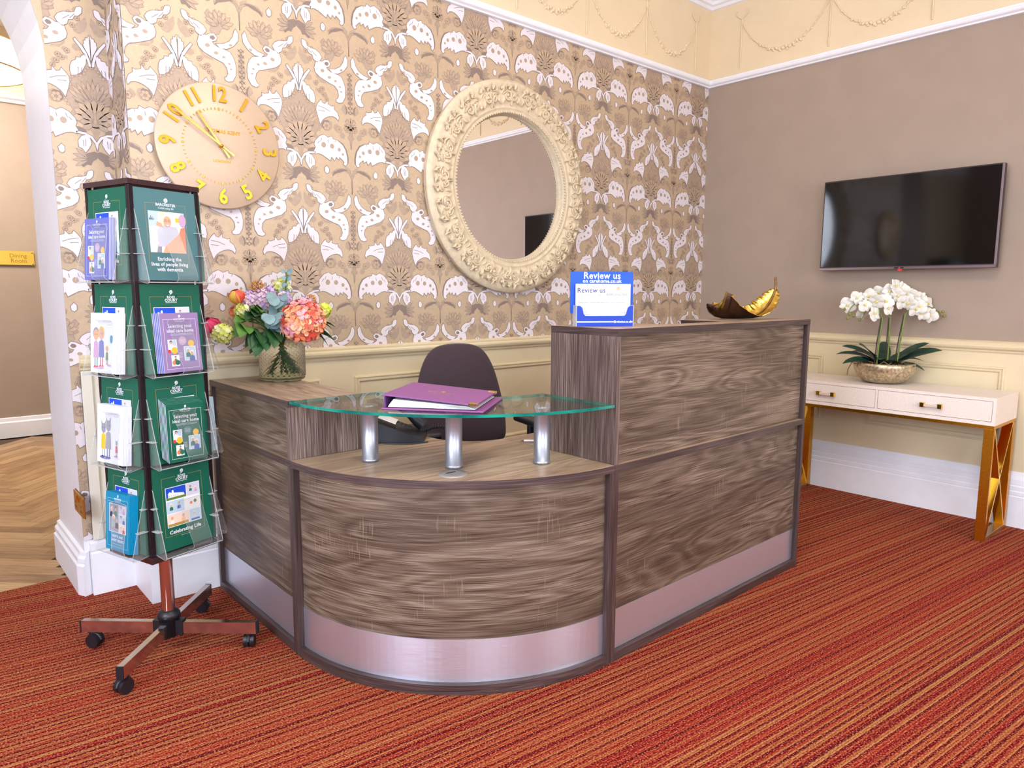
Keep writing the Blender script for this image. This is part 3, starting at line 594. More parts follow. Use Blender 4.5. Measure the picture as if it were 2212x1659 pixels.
fan(.178, -.575, 7, 20, 160, .015, .062, .0075, 2.5); fan(.178, -.575, 5, 0, 180, .008, .040, .008, 3.0, 0); fan(.030, -.50, 4, -30, 40, .01, .062, .006, 2.6, 0)
fan(.135, -.262, 6, 0, 300, .004, .020, .0075, 2.5); fan(.20, -.27, 6, 0, 300, .003, .015, .006, 2.5); fan(.245, -.262, 6, -60, 240, .003, .018, .006, 2.5); fan(.2637, -.245, 5, 100, 260, .004, .034, .006, 2.5)
for bx, bz in ((.04, .06), (.06, .03), (.085, -.075), (.105, -.105), (.125, -.12), (.12, -.095), (.14, -.14), (.045, .09), (.07, .075)): fan(bx, bz, 5, 0, 288, .002, .010, .0042, 2.5)
# lattice bars on the trellis and hatching
for k in range(9):
    z = .0-k*.022; TILE.append((1, 5, [(.250, z), (.2635, z-.014), (.2635, z-.017), (.250, z-.003)])); TILE.append((1, 5, [(.250, z-.014), (.2635, z), (.2635, z+.003), (.250, z-.011)]))
TRI = []
for m, lv, p in TILE:
    try: tri = tessellate_polygon([[Vector((x, z, 0)) for x, z in p]])
    except Exception: continue
    TRI.append((m, lv, [tuple(p[i] for i in t) for t in tri]))
def damask(parent, M, axes, refs, x0, x1, z0, z1, xs=1.0):
    mb = MB()
    for ax in axes:
        for zr in refs:
            for s_ in (1, -1):
                for m, lv, tris in TRI:
                    h = .0006+lv*.0003
                    for t in tris:
                        q = [(ax+s_*x*xs, zr+z) for x, z in t]
                        if not all(x0 <= x <= x1 and z0 <= z <= z1 for x, z in q):
                            if all(x < x0 for x, z in q) or all(x > x1 for x, z in q) or all(z < z0 for x, z in q) or all(z > z1 for x, z in q): continue
                            q = clip_poly(q, x0, x1, 0)
                            if not q: continue
                            q = clip_poly(q, z0, z1, 1)
                            if not q: continue
                        ar = sum(q[i][0]*q[(i+1) % len(q)][1]-q[(i+1) % len(q)][0]*q[i][1] for i in range(len(q)))
                        if abs(ar) < 1e-9: continue
                        if ar < 0: q = q[::-1]
                        mb.add([M @ Vector((x, z, h)) for x, z in q], [tuple(range(len(q)))], m)
    return mb.build('wallpaper_print', [WP_T, WP_D, WP_L, WP_W], parent)
REFS = [1.0865, 1.7385, 2.3905, 3.0425, 3.6945]
damask(wall_back, MB_back, [-3.2575+.5272*k for k in range(-2, 8)], REFS, XL0, XR, 1.06, 2.88)
M_rec = Matrix(((1, 0, 0, 0), (0, 0, -1, YP-.004), (0, 1, 0, 0), (0, 0, 0, 1)))
damask(wall_left_recess, M_rec, [-4.053], [0.4345]+REFS, XA, XL0, .25, 2.9)
M_ret = Matrix(((0, 0, -1, XL0), (-1, 0, 0, YP), (0, 1, 0, 0), (0, 0, 0, 1)))
damask(wall_back, M_ret, [.15], REFS, 0, YP-YW, 1.06, 2.88)
# ------------------------------------------------------------------ reception desk (local frame: origin = centre of the quarter circle)
DX, DY, DR = -2.909, -0.789, radians(0.414)
desk = thing('reception_desk', 'grey oak reception desk with curved front, glass shelf and raised counter, metal kick plates', 'reception desk', (DX, DY, 0), DR)
RX, RY, LE, RE = .829, .815, .795, 1.41
def arcp(t, dr=0.0): return ((RX+dr)*cos(t), (RY+dr)*sin(t))
AR = [pi + (pi/2)*i/40 for i in range(41)]
def ring_sector(ro, ri_fn, t0=pi, t1=1.5*pi, n=40):
    T = [t0+(t1-t0)*i/n for i in range(n+1)]
    return [arcp(t, ro) for t in T] + [ri_fn(t) for t in reversed(T)]
inner = lambda r: (lambda t: (r*cos(t), r*sin(t)))
def dbox(name, x0, x1, y0, y1, z0, z1, mat=None, g='x', label=None, bev=.0012):
    mb = MB(); mb.box(x0, x1, y0, y1, z0, z1, 0, g); return mb.build(name, mat or WOOD, desk, label, bevel=bev)
# worktops
def top_board(name, poly, z0, z1, ang=0):
    c_, s_ = cos(ang), sin(ang)
    mb = MB(); mb.prism(poly, z0, z1, 0, None, 1, lambda x, y: (x*c_+y*s_, -x*s_+y*c_))
    return mb.build(name, [WOODT, EDGE], desk)
top_board('worktop', rect(-RX, 0.001, -.21, LE), .715, .74, pi/2)
top_board('worktop', ring_sector(0, inner(.21)), .715, .74, 0)
top_board('worktop', rect(0.001, -RY, RE, -.21), .715, .74, 0)
# right hand unit, lower front
dbox('front_panel', .022, RE-.022, -RY+.022, -RY+.040, .04, .715, WOOD, 'x')
dbox('bottom_rail', .022, RE-.022, -RY, -RY+.06, 0, .035, EDGE, 'x')
dbox('end_panel', 0, .022, -RY, -.25, 0, .715, EDGE, 'z'); dbox('end_panel', RE-.022, RE, -RY, -.25, 0, .715, EDGE, 'z')
# right hand unit, raised counter
ZT = 1.219
dbox('front_panel', .02, RE-.02, -RY+.022, -RY+.040, .7405, ZT-.0255, WOOD, 'x')
dbox('end_panel', 0.0, .0195, -RY+.001, -.49, .7405, ZT-.0255, WOODV, 'z'); dbox('end_panel', RE-.0195, RE, -RY+.001, -.49, .7405, ZT-.0255, EDGE, 'z')
top_board('counter_top', [(0, -RY), (RE, -RY), (RE, -.49), (.83, -.49), (.83, -.70), (.40, -.70), (.40, -.49), (0, -.49)], ZT-.025, ZT, 0)
dbox('inner_panel', .40, .418, -.70, -.49, .7405, ZT-.0255, WOODV, 'z'); dbox('inner_panel', .83, .848, -.70, -.49, .7405, ZT-.0255, WOODV, 'z')
dbox('pigeonhole_shelf', .42, .828, -RY+.05, -.70, .98, .998, WOOD, 'x')
# left hand unit
ZL = .956
dbox('front_panel', -RX+.022, -RX+.040, .022, LE-.022, .04, .715, WOOD, 'y')
dbox('bottom_rail', -RX, -RX+.06, .022, LE-.022, 0, .035, EDGE, 'y')
dbox('end_panel', -RX, -.25, 0, .022, 0, .715, EDGE, 'z'); dbox('end_panel', -RX, -.25, LE-.022, LE, 0, .715, EDGE, 'z')
dbox('front_panel', -RX+.016, -RX+.034, .020, LE-.020, .7405, ZL-.0255, WOOD, 'y')
dbox('end_panel', -RX+.001, -.535, 0.0, .0195, .7405, ZL-.0255, WOODV, 'z'); dbox('end_panel', -RX+.001, -.535, LE-.0195, LE, .7405, ZL-.0255, EDGE, 'z')
dbox('inner_panel', -.56, -.542, .02, LE-.02, .7405, ZL-.0255, WOOD, 'y')
top_board('counter_top', rect(-RX, 0, -.53, LE), ZL-.025, ZL, pi/2)
# curved unit
dbox('end_panel', -RX, -.25, -.0225, -.0005, 0, .715, EDGE, 'z'); dbox('end_panel', -.0225, -.0005, -RY, -.25, 0, .715, EDGE, 'z')
def curved(name, dr, th, z0, z1, mat, a0=.028, label=None, n=44):
    T = [pi+a0+(pi/2-2*a0)*i/n for i in range(n+1)]; mb = MB(); uvs = []
    O = [arcp(t, dr) for t in T]; I = [arcp(t, dr-th) for t in T]
    rows = [[Vector((x, y, z0)) for x, y in O], [Vector((x, y, z1)) for x, y in O], [Vector((x, y, z1)) for x, y in I], [Vector((x, y, z0)) for x, y in I]]
    u = [RX*(t-pi) for t in T]
    mb.grid(rows+[rows[0]], 0, smooth=False, uv=[[(q, z0) for q in u], [(q, z1) for q in u], [(q, z1+th) for q in u], [(q, z0) for q in u], [(q, z0-th) for q in u]])
    mb.add([r[0] for r in rows], [(3, 2, 1, 0)]); mb.add([r[-1] for r in rows], [(0, 1, 2, 3)])
    o = mb.build(name, mat, desk, label)
    for p_ in o.data.polygons: p_.use_smooth = False
    return o
curved('front_panel', -.024, .016, .036, .715, WOOD)
curved('bottom_rail', -.002, .06, 0, .0355, EDGE)
curved('kick_plate', -.021, .0028, .036, .188, STEEL, label='curved brushed metal kick plate')
for args in ((.024, RE-.024, -RY+.019, -RY+.0215, .036, .188, 'x'), (-RX+.019, -RX+.0215, .024, LE-.024, .036, .195, 'y')):
    x0, x1, y0, y1, z0, z1, g = args
    mb = MB(); mb.box(x0, x1, y0, y1, z0, z1, 0, g); mb.build('kick_plate', STEEL, desk, 'flat brushed metal kick plate')
# glass shelf and its posts
mb = MB(); mb.prism(ring_sector(-.004, inner(.447), pi+.004, 1.5*pi-.004, 48), .946, .956, 0, None, 1)
mb.build('glass_shelf', [GLASS, GEDGE], desk, 'clear glass shelf with green edge')
for ang in (197.5, 226.4, 254.7):
    r = .642; x, y = r*cos(radians(ang)), r*sin(radians(ang)); mb = MB()
    mb.lathe([(0, .7402), (.0305, .7402), (.0305, .752), (.029, .7525), (.029, .936), (.031, .938), (.031, .9455), (0, .9455)], (x, y, 0), 36, 0)
    mb.build('shelf_post', CHROME, desk, 'satin metal tube post')
mb = MB(); mb.lathe([(.050, .7402), (.049, .7428), (.030, .7432), (.0, .7432)], (-.50, -.535, 0), 30, 0)
mb.prism([(x-.50, y-.535) for x, y in rrect(-.02, .008, .02, .016, .003)], .7433, .7438, 1)
mb.build('cable_grommet', [P('grommet_grey', (168, 160, 156), .4, .4), BLACKP], desk, 'round grey cable grommet')

# ------------------------------------------------------------------ visitor binder on the glass
Bq = [Vector((-3.578, -1.165)), Vector((-3.365, -1.44)), Vector((-3.13, -1.235)), Vector((-3.343, -.96))]
ex = (Bq[1]-Bq[0]); LN = ex.length; ex.normalize(); ey = Vector((-ex.y, ex.x)); WD = (Bq[3]-Bq[0]).dot(ey)
binder = thing('visitor_binder', 'purple ring binder lying shut on the glass shelf', 'binder', (Bq[0].x, Bq[0].y, .9565), atan2(ex.y, ex.x))
PUR = P('purple_leatherette', (134, 74, 132), .5, noise=.06, nscale=160, bump=.1); PURE = P('purple_leatherette_edge', (96, 52, 112), .5)
mb = MB(); mb.box(0, LN, 0, WD, 0, .006); mb.build('back_cover', PUR, binder, bevel=.0025)
mb = MB(); mb.box(.008, .014, .004, WD-.004, .006, .050); mb.build('spine', PURE, binder, bevel=.002)
Mt = Matrix.Translation((.008, 0, .050)) @ Matrix.Rotation(radians(4.6), 4, 'Y')
mb = MB(); mb.box(0, LN-.03, .002, WD-.002, -.003, .003, M=Mt)
for yy in (.002, WD-.026): mb.box(LN-.058, LN-.029, yy, yy+.024, -.0042, .0042, 1, M=Mt)
Mc = Mt @ Matrix.Translation((LN*.45, WD*.5, .0034)) 
put_text(mb, 'BARCHESTER', .016, Mc @ Matrix.Translation((0, -.008, 0)), 2, bold=.0003); put_text(mb, 'ROSS COURT', .012, Mc @ Matrix.Translation((0, -.026, 0)), 2)
LEAFLOGO = [(0, -.9), (.25, -.55), (.8, -.3), (.95, .35), (.6, .95), (.1, 1.0), (-.45, .65), (-.6, .15), (-.35, -.3)]
def leaflogo(mb, M, s, m, mcut=None):
    mb.flat([(x*s, y*s) for x, y in LEAFLOGO], M, m)
    mb.flat([(-1.1*s, -1.1*s), (-.3*s, -.95*s), (.05*s, -.6*s), (-.35*s, -.8*s)], M, m)
    if mcut is not None:
        for k in range(3): mb.flat([((-.2+.2*k)*s, (-.35+.28*k)*s), ((.15+.2*k)*s, (-.2+.3*k)*s), ((.0+.2*k)*s, (.0+.28*k)*s)], M @ Matrix.Translation((0, 0, .0002)), mcut)
leaflogo(mb, Mc @ Matrix.Translation((0, .012, 0)), .011, 2)
mb.build('front_cover', [PUR, GOLDM, P('gold_foil', (214, 178, 110), .4, .6)], binder, bevel=.0)
mb = MB()
for k in range(9): mb.box(.02+.002*k, LN-.03-.003*k, .012, WD-.012, .0085+.0032*k, .0110+.0032*k, M=Matrix.Rotation(radians(.46*k), 4, 'Y'))
mb.build('paper_block', P('paper_cream', (232, 236, 226), .6), binder)
for yy in (.06, WD-.06):
    mb = MB(); mb.tube([(.02+.012*cos(t), yy, .026+.016*sin(t)) for t in [pi*2*i/14 for i in range(14)]], .0015, 5, closed=True)
    mb.build('binder_ring', CHROME, binder)

# ------------------------------------------------------------------ desk phone, pen
ph = thing('desk_phone', 'black corded telephone on the low left worktop behind a shelf post', 'telephone', (-3.235, -.735, .7405), radians(-39))
mb = MB(); prof = [(-.105, 0), (.105, 0), (.105, .018), (.06, .03), (-.085, .085), (-.105, .085)]
Mp = Matrix(((1, 0, 0, 0), (0, 0, 1, 0), (0, 1, 0, 0), (0, 0, 0, 1)))
mb.prism(prof, -.085, .085, 0, Mp); mb.build('phone_body', BLACKP, ph, bevel=.004)
mb = MB()
pts = [(-.135+.225*t, .055, .128-.082*t+.046*sin(pi*t)) for t in [i/12 for i in range(13)]]
mb.tube(pts, [.026, .027, .024, .020, .018, .017, .017, .017, .018, .020, .024, .027, .026], 10, 0)
mb.build('handset', BLACKP, ph)
mb = MB(); mb.box(-.085, -.01, -.07, .02, 0, .003, M=Matrix.Translation((0, 0, .071)) @ Matrix.Rotation(radians(21), 4, 'Y'))
for i in range(4):
    for j in range(3): mb.box(-.012+.017*i, -.002+.017*i, -.06+.02*j, -.048+.02*j, .003, .007, 1, M=Matrix.Translation((.0, 0, .068)) @ Matrix.Rotation(radians(21), 4, 'Y'))
mb.build('keypad', [P('phone_label_card', (226, 224, 222), .5), BLACKP], ph)
mb = MB(); K = 150
mb.tube([(.09+.12*i/K, .03-.035*sin(2.2*i/K), .018+.010*sin(3*i/K)) + () if False else (.09+.12*i/K, .045+.035*sin(2.6*i/K)+.0065*cos(i*.75), .022+.014*sin(3.1*i/K)+.0065*sin(i*.75)) for i in range(K)], .0022, 5)
mb.build('coiled_cord', BLACKP, ph)
mb = MB(); mb.tube([(-.10, -.08, .004), (-.02, -.105, .003), (.06, -.108, .003), (.12, -.07, .003)], .0025, 6); mb.build('phone_cable', BLACKP, ph)
pen = thing('pen', 'slim white pen lying on the worktop beside the right shelf post', 'pen', (-2.895, -1.10, .7455), radians(-38))
mb = MB(); mb.cyl((0.012, 0, 0), (.13, 0, 0), .0042, n=10); mb.build('pen_barrel', P('pen_white', (236, 236, 244), .3), pen)
mb = MB(); mb.cyl((0, 0, 0), (.012, 0, 0), .001, .004, n=10); mb.build('pen_tip', P('pen_brown_tip', (120, 76, 60), .4), pen)

# ------------------------------------------------------------------ office chair
chair = thing('office_chair', 'dark aubergine fabric office chair behind the desk', 'chair', (-2.698, -.578, 0), radians(-14))
FAB = P('aubergine_fabric', (58, 40, 46), .9, noise=.28, nscale=420, bump=.25, sheen=.12)
def shell(mb, outline, depth, M, n=28, m=0, crown=.02):
    """cushion: outline polygon (x, z) with rounded front and back"""
    N = len(outline); cx = sum(p[0] for p in outline)/N; cz = sum(p[1] for p in outline)/N; rows = []
    for s_, off in ((.0, -depth/2-crown), (.55, -depth/2-crown*.75), (.86, -depth/2-crown*.2), (.97, -depth*.3), (1.0, 0), (.97, depth*.3), (.86, depth/2), (.5, depth/2+.006), (.0, depth/2+.008)):
        rows.append([M @ Vector((cx+(x-cx)*s_, off, cz+(z-cz)*s_)) for x, z in outline])
    mb.grid(rows, m, True, True)
def smooth_poly(pts, k=6):
    n = len(pts); out = []
    for i in range(n):
        p0, p1, p2, p3 = [Vector(pts[(i+j-1) % n]) for j in range(4)]
        for t in [q/k for q in range(k)]:
            out.append(tuple(.5*((2*p1)+(-p0+p2)*t+(2*p0-5*p1+4*p2-p3)*t*t+(-p0+3*p1-3*p2+p3)*t**3)))
    return out
back = smooth_poly([(-.252, .66), (-.23, .58), (-.11, .555), (.11, .555), (.23, .58), (.252, .66), (.238, .80), (.195, .97), (.125, 1.065), (0, 1.088), (-.125, 1.065), (-.195, .97), (-.238, .80)])
mb = MB(); shell(mb, back, .05, Matrix.Translation((0, .20, 0)) @ Matrix.Translation((0, 0, .6)) @ Matrix.Rotation(radians(-8), 4, 'X') @ Matrix.Translation((0, 0, -.6)))
mb.build('backrest', FAB, chair)
seat = smooth_poly([(-.24, -.25), (0, -.27), (.24, -.25), (.25, 0), (.23, .2), (0, .23), (-.23, .2), (-.25, 0)])
mb = MB(); shell(mb, seat, .07, Matrix(((1, 0, 0, 0), (0, 0, 1, 0), (0, -1, 0, .485), (0, 0, 0, 1)))); mb.build('seat', FAB, chair)
mb = MB(); mb.tube([(0, .10, .44), (0, .26, .45), (0, .28, .55), (0, .25, .75)], [.025, .025, .025, .02], 8); mb.build('back_bracket', BLACKP, chair)
for s_ in (-1, 1):
    mb = MB(); mb.tube([(s_*.20, .0, .45), (s_*.275, .0, .46), (s_*.285, 0, .55), (s_*.285, 0, .69)], .018, 8)
    arm = mb.build('armrest', BLACKP, chair)
    mb = MB(); mb.box(s_*.285-.04, s_*.285+.04, -.16, .12, .69, .722); mb.build('arm_pad', BLACKP, arm, bevel=.014, seg=3)
mb = MB(); mb.cyl((0, 0, .09), (0, 0, .43), .028, n=14); mb.build('gas_column', BLACKP, chair)
for k in range(5):
    t = 2*pi*k/5+.3; mb = MB(); mb.tube([(0, 0, .11), (.16*cos(t), .16*sin(t), .10), (.29*cos(t), .29*sin(t), .075)], [.028, .024, .018], 8)
    leg = mb.build('chair_leg', BLACKP, chair)
    mb = MB(); c_ = Vector((.29*cos(t), .29*sin(t), .028)); d = Vector((-sin(t), cos(t), 0))
    mb.cyl(c_-d*.022, c_+d*.022, .028, n=14); mb.cyl(c_, c_+Vector((0, 0, .045)), .008, n=8); mb.build('caster', BLACKP, leg)

# ------------------------------------------------------------------ sign with cards on the counter
sg = thing('leaflet_holder', 'bright blue countertop holder with white lettering on the raised counter', 'leaflet holder', (-2.787, -1.432, ZT+.0005), radians(-29.8))
BLUE = CM(0, 76, 188, .35); BLUE2 = CM(0, 56, 168, .35); WH = CM(230, 230, 238, .5)
Mf = lambda y: Matrix(((1, 0, 0, 0), (0, 0, -1, y), (0, 1, 0, 0), (0, 0, 0, 1)))   # page (x, z) facing -Y at depth y
mb = MB(); mb.prism(rrect(-.122, .045, .122, .2, .008), 0, .003, 0, Mf(.022)); f = .0188
put_text(mb, 'Review us', .034, Mf(f) @ Matrix.Translation((0, .1845, 0)), 1, bold=.0005); put_text(mb, 'on carehome.co.uk', .0185, Mf(f) @ Matrix.Translation((0, .1652, 0)), 1, bold=.0003)
mb.build('back_board', [BLUE, WH], sg)
mb = MB()
pl = [(-.108, 0), (.108, 0), (.108, .075), (.096, .075), (.088, .068), (.082, .045), (.076, .038), (-.076, .038), (-.082, .045), (-.088, .068), (-.096, .075), (-.108, .075)]
mb.prism(pl, 0, .003, 0, Mf(-.02)); f = -.0232
for x0, x1 in ((-.107, .032), (.098, .107)): mb.flat(rect(x0, .0145, x1, .0185), Mf(f), 1)
put_text(mb, 'carehome.co.uk', .0105, Mf(f) @ Matrix.Translation((.068, .0165, 0)), 1, bold=.0003)
mb.flat(rrect(.034, .012, .041, .021, .002), Mf(f), 1); mb.flat(rrect(.0355, .0135, .0385, .0165, .001), Mf(f-.0001), 2)
mb.build('front_pocket', [BLUE2, WH, CM(20, 30, 80)], sg)
mb = MB(); mb.box(-.111, -.108, -.023, .02, 0, .077); mb.box(.108, .111, -.023, .02, 0, .077); mb.box(-.108, .108, -.02, .02, 0, .002); mb.build('acrylic_side', ACRE, sg)
cd = thing('review_card', 'white printed review card standing in the blue countertop holder', 'card', (-2.787, -1.432, ZT+.003), radians(-29.8))
mb = MB(); mb.prism(rect(-.105, 0, .105, .152), 0, .012, 0, Mf(.012)); f = -.0003
T = lambda x, z: Mf(f) @ Matrix.Translation((x, z, 0))
put_text(mb, 'Review us', .0255, T(-.047, .128), 1, bold=.0002); put_text(mb, 'on carehome.co.uk', .0118, T(-.056, .1105), 2); put_text(mb, 'the leading care home reviews website', .0052, T(-.058, .1025), 3)
put_text(mb, 'BARCHESTER', .0135, T(.052, .113), 3, sx=1.0); put_text(mb, 'celebrating life', .0078, T(.054, .1, ), 4, shear=.2)
put_text(mb, 'Please leave a review for Barchester Ross Court Care Home', .0068, T(-.008, .0842), 3, bold=.0001)
for k in range(6): mb.flat(rect(-.085, .0705-.0062*k, .085-.012*((k*5) % 4), .0717-.0062*k), Mf(f), 5)
leaflogo(mb, T(.055, .134), .0085, 6, 0)
mb.build('printed_card', [WH, CM(24, 24, 120), CM(128, 128, 150), CM(96, 100, 112), CM(220, 150, 170), CM(168, 170, 190), CM(228, 160, 120)], cd)

# ------------------------------------------------------------------ bronze feather bowl on the counter
fe = thing('feather_bowl', 'bronze feather shaped bowl with gilded inside standing on the raised counter end', 'decorative bowl', (-1.745, -1.385, ZT), radians(-41.3))
BRZ = P('dark_bronze', (66, 42, 26), .34, .75, noise=.5, nscale=22, bump=.2); GILT = P('gilded_inside', (216, 178, 84), .3, .95, noise=.3, nscale=30, bump=.4)
# spine: x, z, half width, lift of the rims, twist (the left end shows its outside, the right end its inside)
SP = [(-.172, .070, .006, .004, -18), (-.168, .052, .040, .026, -18), (-.155, .030, .068, .052, -18), (-.128, .011, .086, .078, -18), (-.092, .002, .092, .074, -14), (-.045, .0, .090, .046, -6), (.0, .001, .082, .034, 4), (.04, .006, .074, .026, 14), (.075, .022, .066, .020, 24), (.102, .046, .058, .016, 34), (.122, .076, .050, .012, 44), (.137, .108, .038, .008, 52), (.147, .134, .018, .003, 56), (.150, .140, .004, .001, 56)]
def feather(off):
    rows = []; K = len(SP)*5
    for i in range(K):
        t = i/(K-1)*(len(SP)-1); a = min(int(t), len(SP)-2); q = t-a; s0, s1 = SP[a], SP[a+1]
        x, z, w_, h, tw = [s0[j]+(s1[j]-s0[j])*q for j in range(5)]
        dx, dz = s1[0]-s0[0], s1[1]-s0[1]; L_ = hypot(dx, dz); tn = Vector((dx/L_, 0, dz/L_))
        nn = Vector((-dz/L_, 0, dx/L_)); sd = Vector((0, 1, 0)); c_, s_ = cos(radians(tw)), sin(radians(tw))
        # far side (+y) lifts for positive twist
        e = sd*c_ + nn*s_; n2 = nn*c_ - sd*s_; row = []
        fr = max(0.0, min(1.0, (x-.055)/.03))
        for j in range(17):
            u = -1+2*j/16; au = abs(u)
            ruff = fr*(.20*sin(i*2.2+(1.3 if u > 0 else 0)))*au**3
            p_ = Vector((x, 0, z)) + e*(u*w_*(1+ruff)) + n2*(h*u*u*(1.0+.25*au) + fr*.010*sin(i*2.2)*au**3)
            row.append(Vector((p_.x, p_.y, max(.0005, p_.z)+.001)))
        rows.append(row)
    return rows
r_out = feather(.0); r_in = []
for i_, r in enumerate(r_out):
    row = []
    for j_, p in enumerate(r):
        a_ = r_out[min(i_+1, len(r_out)-1)][j_]-r_out[max(i_-1, 0)][j_]; c_ = r[min(j_+1, 16)]-r[max(j_-1, 0)]
        nv = a_.cross(c_); nv = nv.normalized() if nv.length > 1e-9 else Vector((0, 0, 1))
        row.append(p + nv*.003)
    r_in.append(row)
mb = MB(); mb.grid(r_out, 0); mb.grid([list(reversed(r)) for r in r_in], 1)
for sidx in (0, -1): mb.grid([[r[sidx] for r in r_out], [r[sidx] for r in r_in]], 1)
mb.build('feather_body', [BRZ, GILT], fe)
mb = MB(); mb.tube([(-.02, -.004, .006), (.04, -.004, .012), (.075, -.006, .028), (.102, -.008, .052), (.122, -.008, .082), (.137, -.006, .112), (.147, -.004, .140), (.150, 0, .165), (.148, .0, .185), (.147, 0, .198)], [.0015, .003, .0035, .004, .0045, .005, .0055, .006, .006, .004], 8)
mb.build('quill', P('bronze_quill', (112, 78, 46), .34, .8, noise=.3, nscale=40), fe)
# ------------------------------------------------------------------ television
tv = thing('television', 'black flat screen television hung on the taupe wall above the white table', 'television', (XR, -1.446, 1.775), 0)
MTV = Matrix.Translation((0, 0, 0)) @ Matrix.Rotation(radians(-90), 4, 'Z')   # local x -> -Y, front -Y -> -X
Wt, Ht = 1.012, .575
dark = P('tv_dark_frame', (52, 44, 46), .35, .5); 
mb = MB(); mb.box(-Wt/2, Wt/2, -.105, -.065, -Ht/2, Ht/2, M=MTV); mb.build('tv_case', dark, tv, bevel=.004)
SCR = P('tv_glossy_screen', (8, 7, 8), .07, 0, .5)
mb = MB(); mb.box(-Wt/2+.008, Wt/2-.008, -.1062, -.1045, -Ht/2+.022, Ht/2-.008, M=MTV); mb.build('tv_screen', SCR, tv)
mb = MB(); mb.box(-Wt/2, Wt/2, -.109, -.1045, -Ht/2, -Ht/2+.016, M=MTV); mb.box(Wt/2-.012, Wt/2, -.109, -.1045, -Ht/2, Ht/2, M=MTV); mb.build('tv_bezel', P('tv_bezel_metal', (128, 110, 112), .3, .7), tv, bevel=.001)
mb = MB(); mb.box(-.035, .02, -.1098, -.109, -Ht/2+.003, -Ht/2+.013, 0, M=MTV); mb.box(-.012, .008, -.111, -.10, -Ht/2-.008, -Ht/2, 1, M=MTV)
put_text(mb, 'LG', .009, MTV @ Mf(-.11) @ Matrix.Translation((-.004, -Ht/2+.008, 0)), 2)
mb.build('tv_logo_plate', [dark, P('standby_red', (200, 20, 40), .3, emit=(255, 20, 40), estr=1.0), CM(200, 196, 200)], tv)
mb = MB(); mb.box(-.2, .2, -.066, 0, -.15, .12, M=MTV); mb.build('wall_bracket', BLACKP, tv)

# ------------------------------------------------------------------ round mirror
mi = thing('wall_mirror', 'round mirror in an ornate carved cream frame on the patterned wall', 'mirror', (-1.975, YW, 1.938), 0)
Mm = Matrix(((1, 0, 0, 0), (0, 0, -1, 0), (0, 1, 0, 0), (0, 0, 0, 1)))   # lathe axis -> -Y
IVORY = P('carved_ivory', (216, 196, 164), .55, noise=.10, nscale=35, bump=.15)
mb = MB()
mb.lathe([(.56, 0), (.592, .0), (.600, .012), (.596, .028), (.604, .036), (.602, .046), (.585, .052), (.575, .058), (.565, .055), (.53, .070), (.50, .074), (.47, .068), (.458, .060), (.452, .066), (.442, .066), (.436, .056), (.428, .062), (.418, .058), (.412, .044), (.408, .026), (.40, .02), (.40, 0)], n=120, M=Mm)
mb.build('frame_ring', IVORY, mi)
mb = MB(); mb.lathe([(.0, .024), (.409, .024)], n=96, M=Mm); mb.build('mirror_glass', P('silvered_mirror', (236, 232, 228), .015, 1.0), mi)
mb = MB()
for k in range(150):
    t = 2*pi*k/150; mb.ball(Mm @ Vector((.4215*cos(t), .4215*sin(t), .0625)), .0062, 0, 5, 4, (1, 1, 1))
mb.build('bead_trim', IVORY, mi, kind='stuff')
mb = MB(); random.seed(3)
def blade(mb, M, pts, w_, h, m=0):
    """leaf blade along 2D pts, raised in the middle"""
    rows = []; n = len(pts)
    for i, (x, y) in enumerate(pts):
        t = i/(n-1); d = Vector((pts[min(i+1, n-1)][0]-pts[max(i-1, 0)][0], pts[min(i+1, n-1)][1]-pts[max(i-1, 0)][1])).normalized()
        ww = w_*(sin(pi*(.12+.88*t))**.7)*(1-.25*t); hh = h*(.55+.45*sin(pi*t))
        rows.append([M @ Vector((x-d.y*ww*s_, y+d.x*ww*s_, hh*(1-abs(s_)**1.6)+.001)) for s_ in (-1, -.5, 0, .5, 1)])
    mb.grid(rows, m, True)
NM = 21
for k in range(NM):
    base = 2*pi*k/NM
    for mir in (1, -1):
        M0 = Mm @ Matrix.Rotation(base, 4, 'Z') @ Matrix.Translation((.518, 0, .066)) @ Matrix.Scale(mir, 4, (0, 1, 0))
        j = lambda a=.006: random.uniform(-a, a)
        sp = [(-.012+.034*(1-q*.8)*cos(1.1+q*7.2)+j(.002), .052+.026*(1-q*.8)*sin(1.1+q*7.2)+j(.002)) for q in [i/16 for i in range(17)]]
        mb.tube([M0 @ Vector((x, y, .010)) for x, y in sp], [.0075-.004*i/16 for i in range(17)], 5)
        mb.ball(M0 @ Vector((-.012, .05, .012)), .0085, 0, 6, 4)
        for a, l_, ox, oy in ((.2, .048, .0, .012), (.75, .052, -.004, .018), (1.35, .05, -.008, .034), (-.35, .05, .008, .026), (2.5, .042, -.012, .012), (2.0, .05, -.02, .052), (-.9, .036, .026, .05), (.35, .04, .02, .07)):
            a += j(.15); pts = [(ox+l_*q*cos(a+q*.9), oy+l_*q*sin(a+q*.9)) for q in [i/5 for i in range(6)]]
            blade(mb, M0 @ Matrix.Translation((0, 0, random.uniform(-.002, .005))), pts, .0078, .017)
        for ox, oy in ((.034, .022), (-.036, .02), (.036, .085), (-.034, .088)): mb.ball(M0 @ Vector((ox+j(), oy+j(), .008)), random.uniform(.006, .010), 0, 6, 4)
mb.build('carved_scrollwork', IVORY, mi)

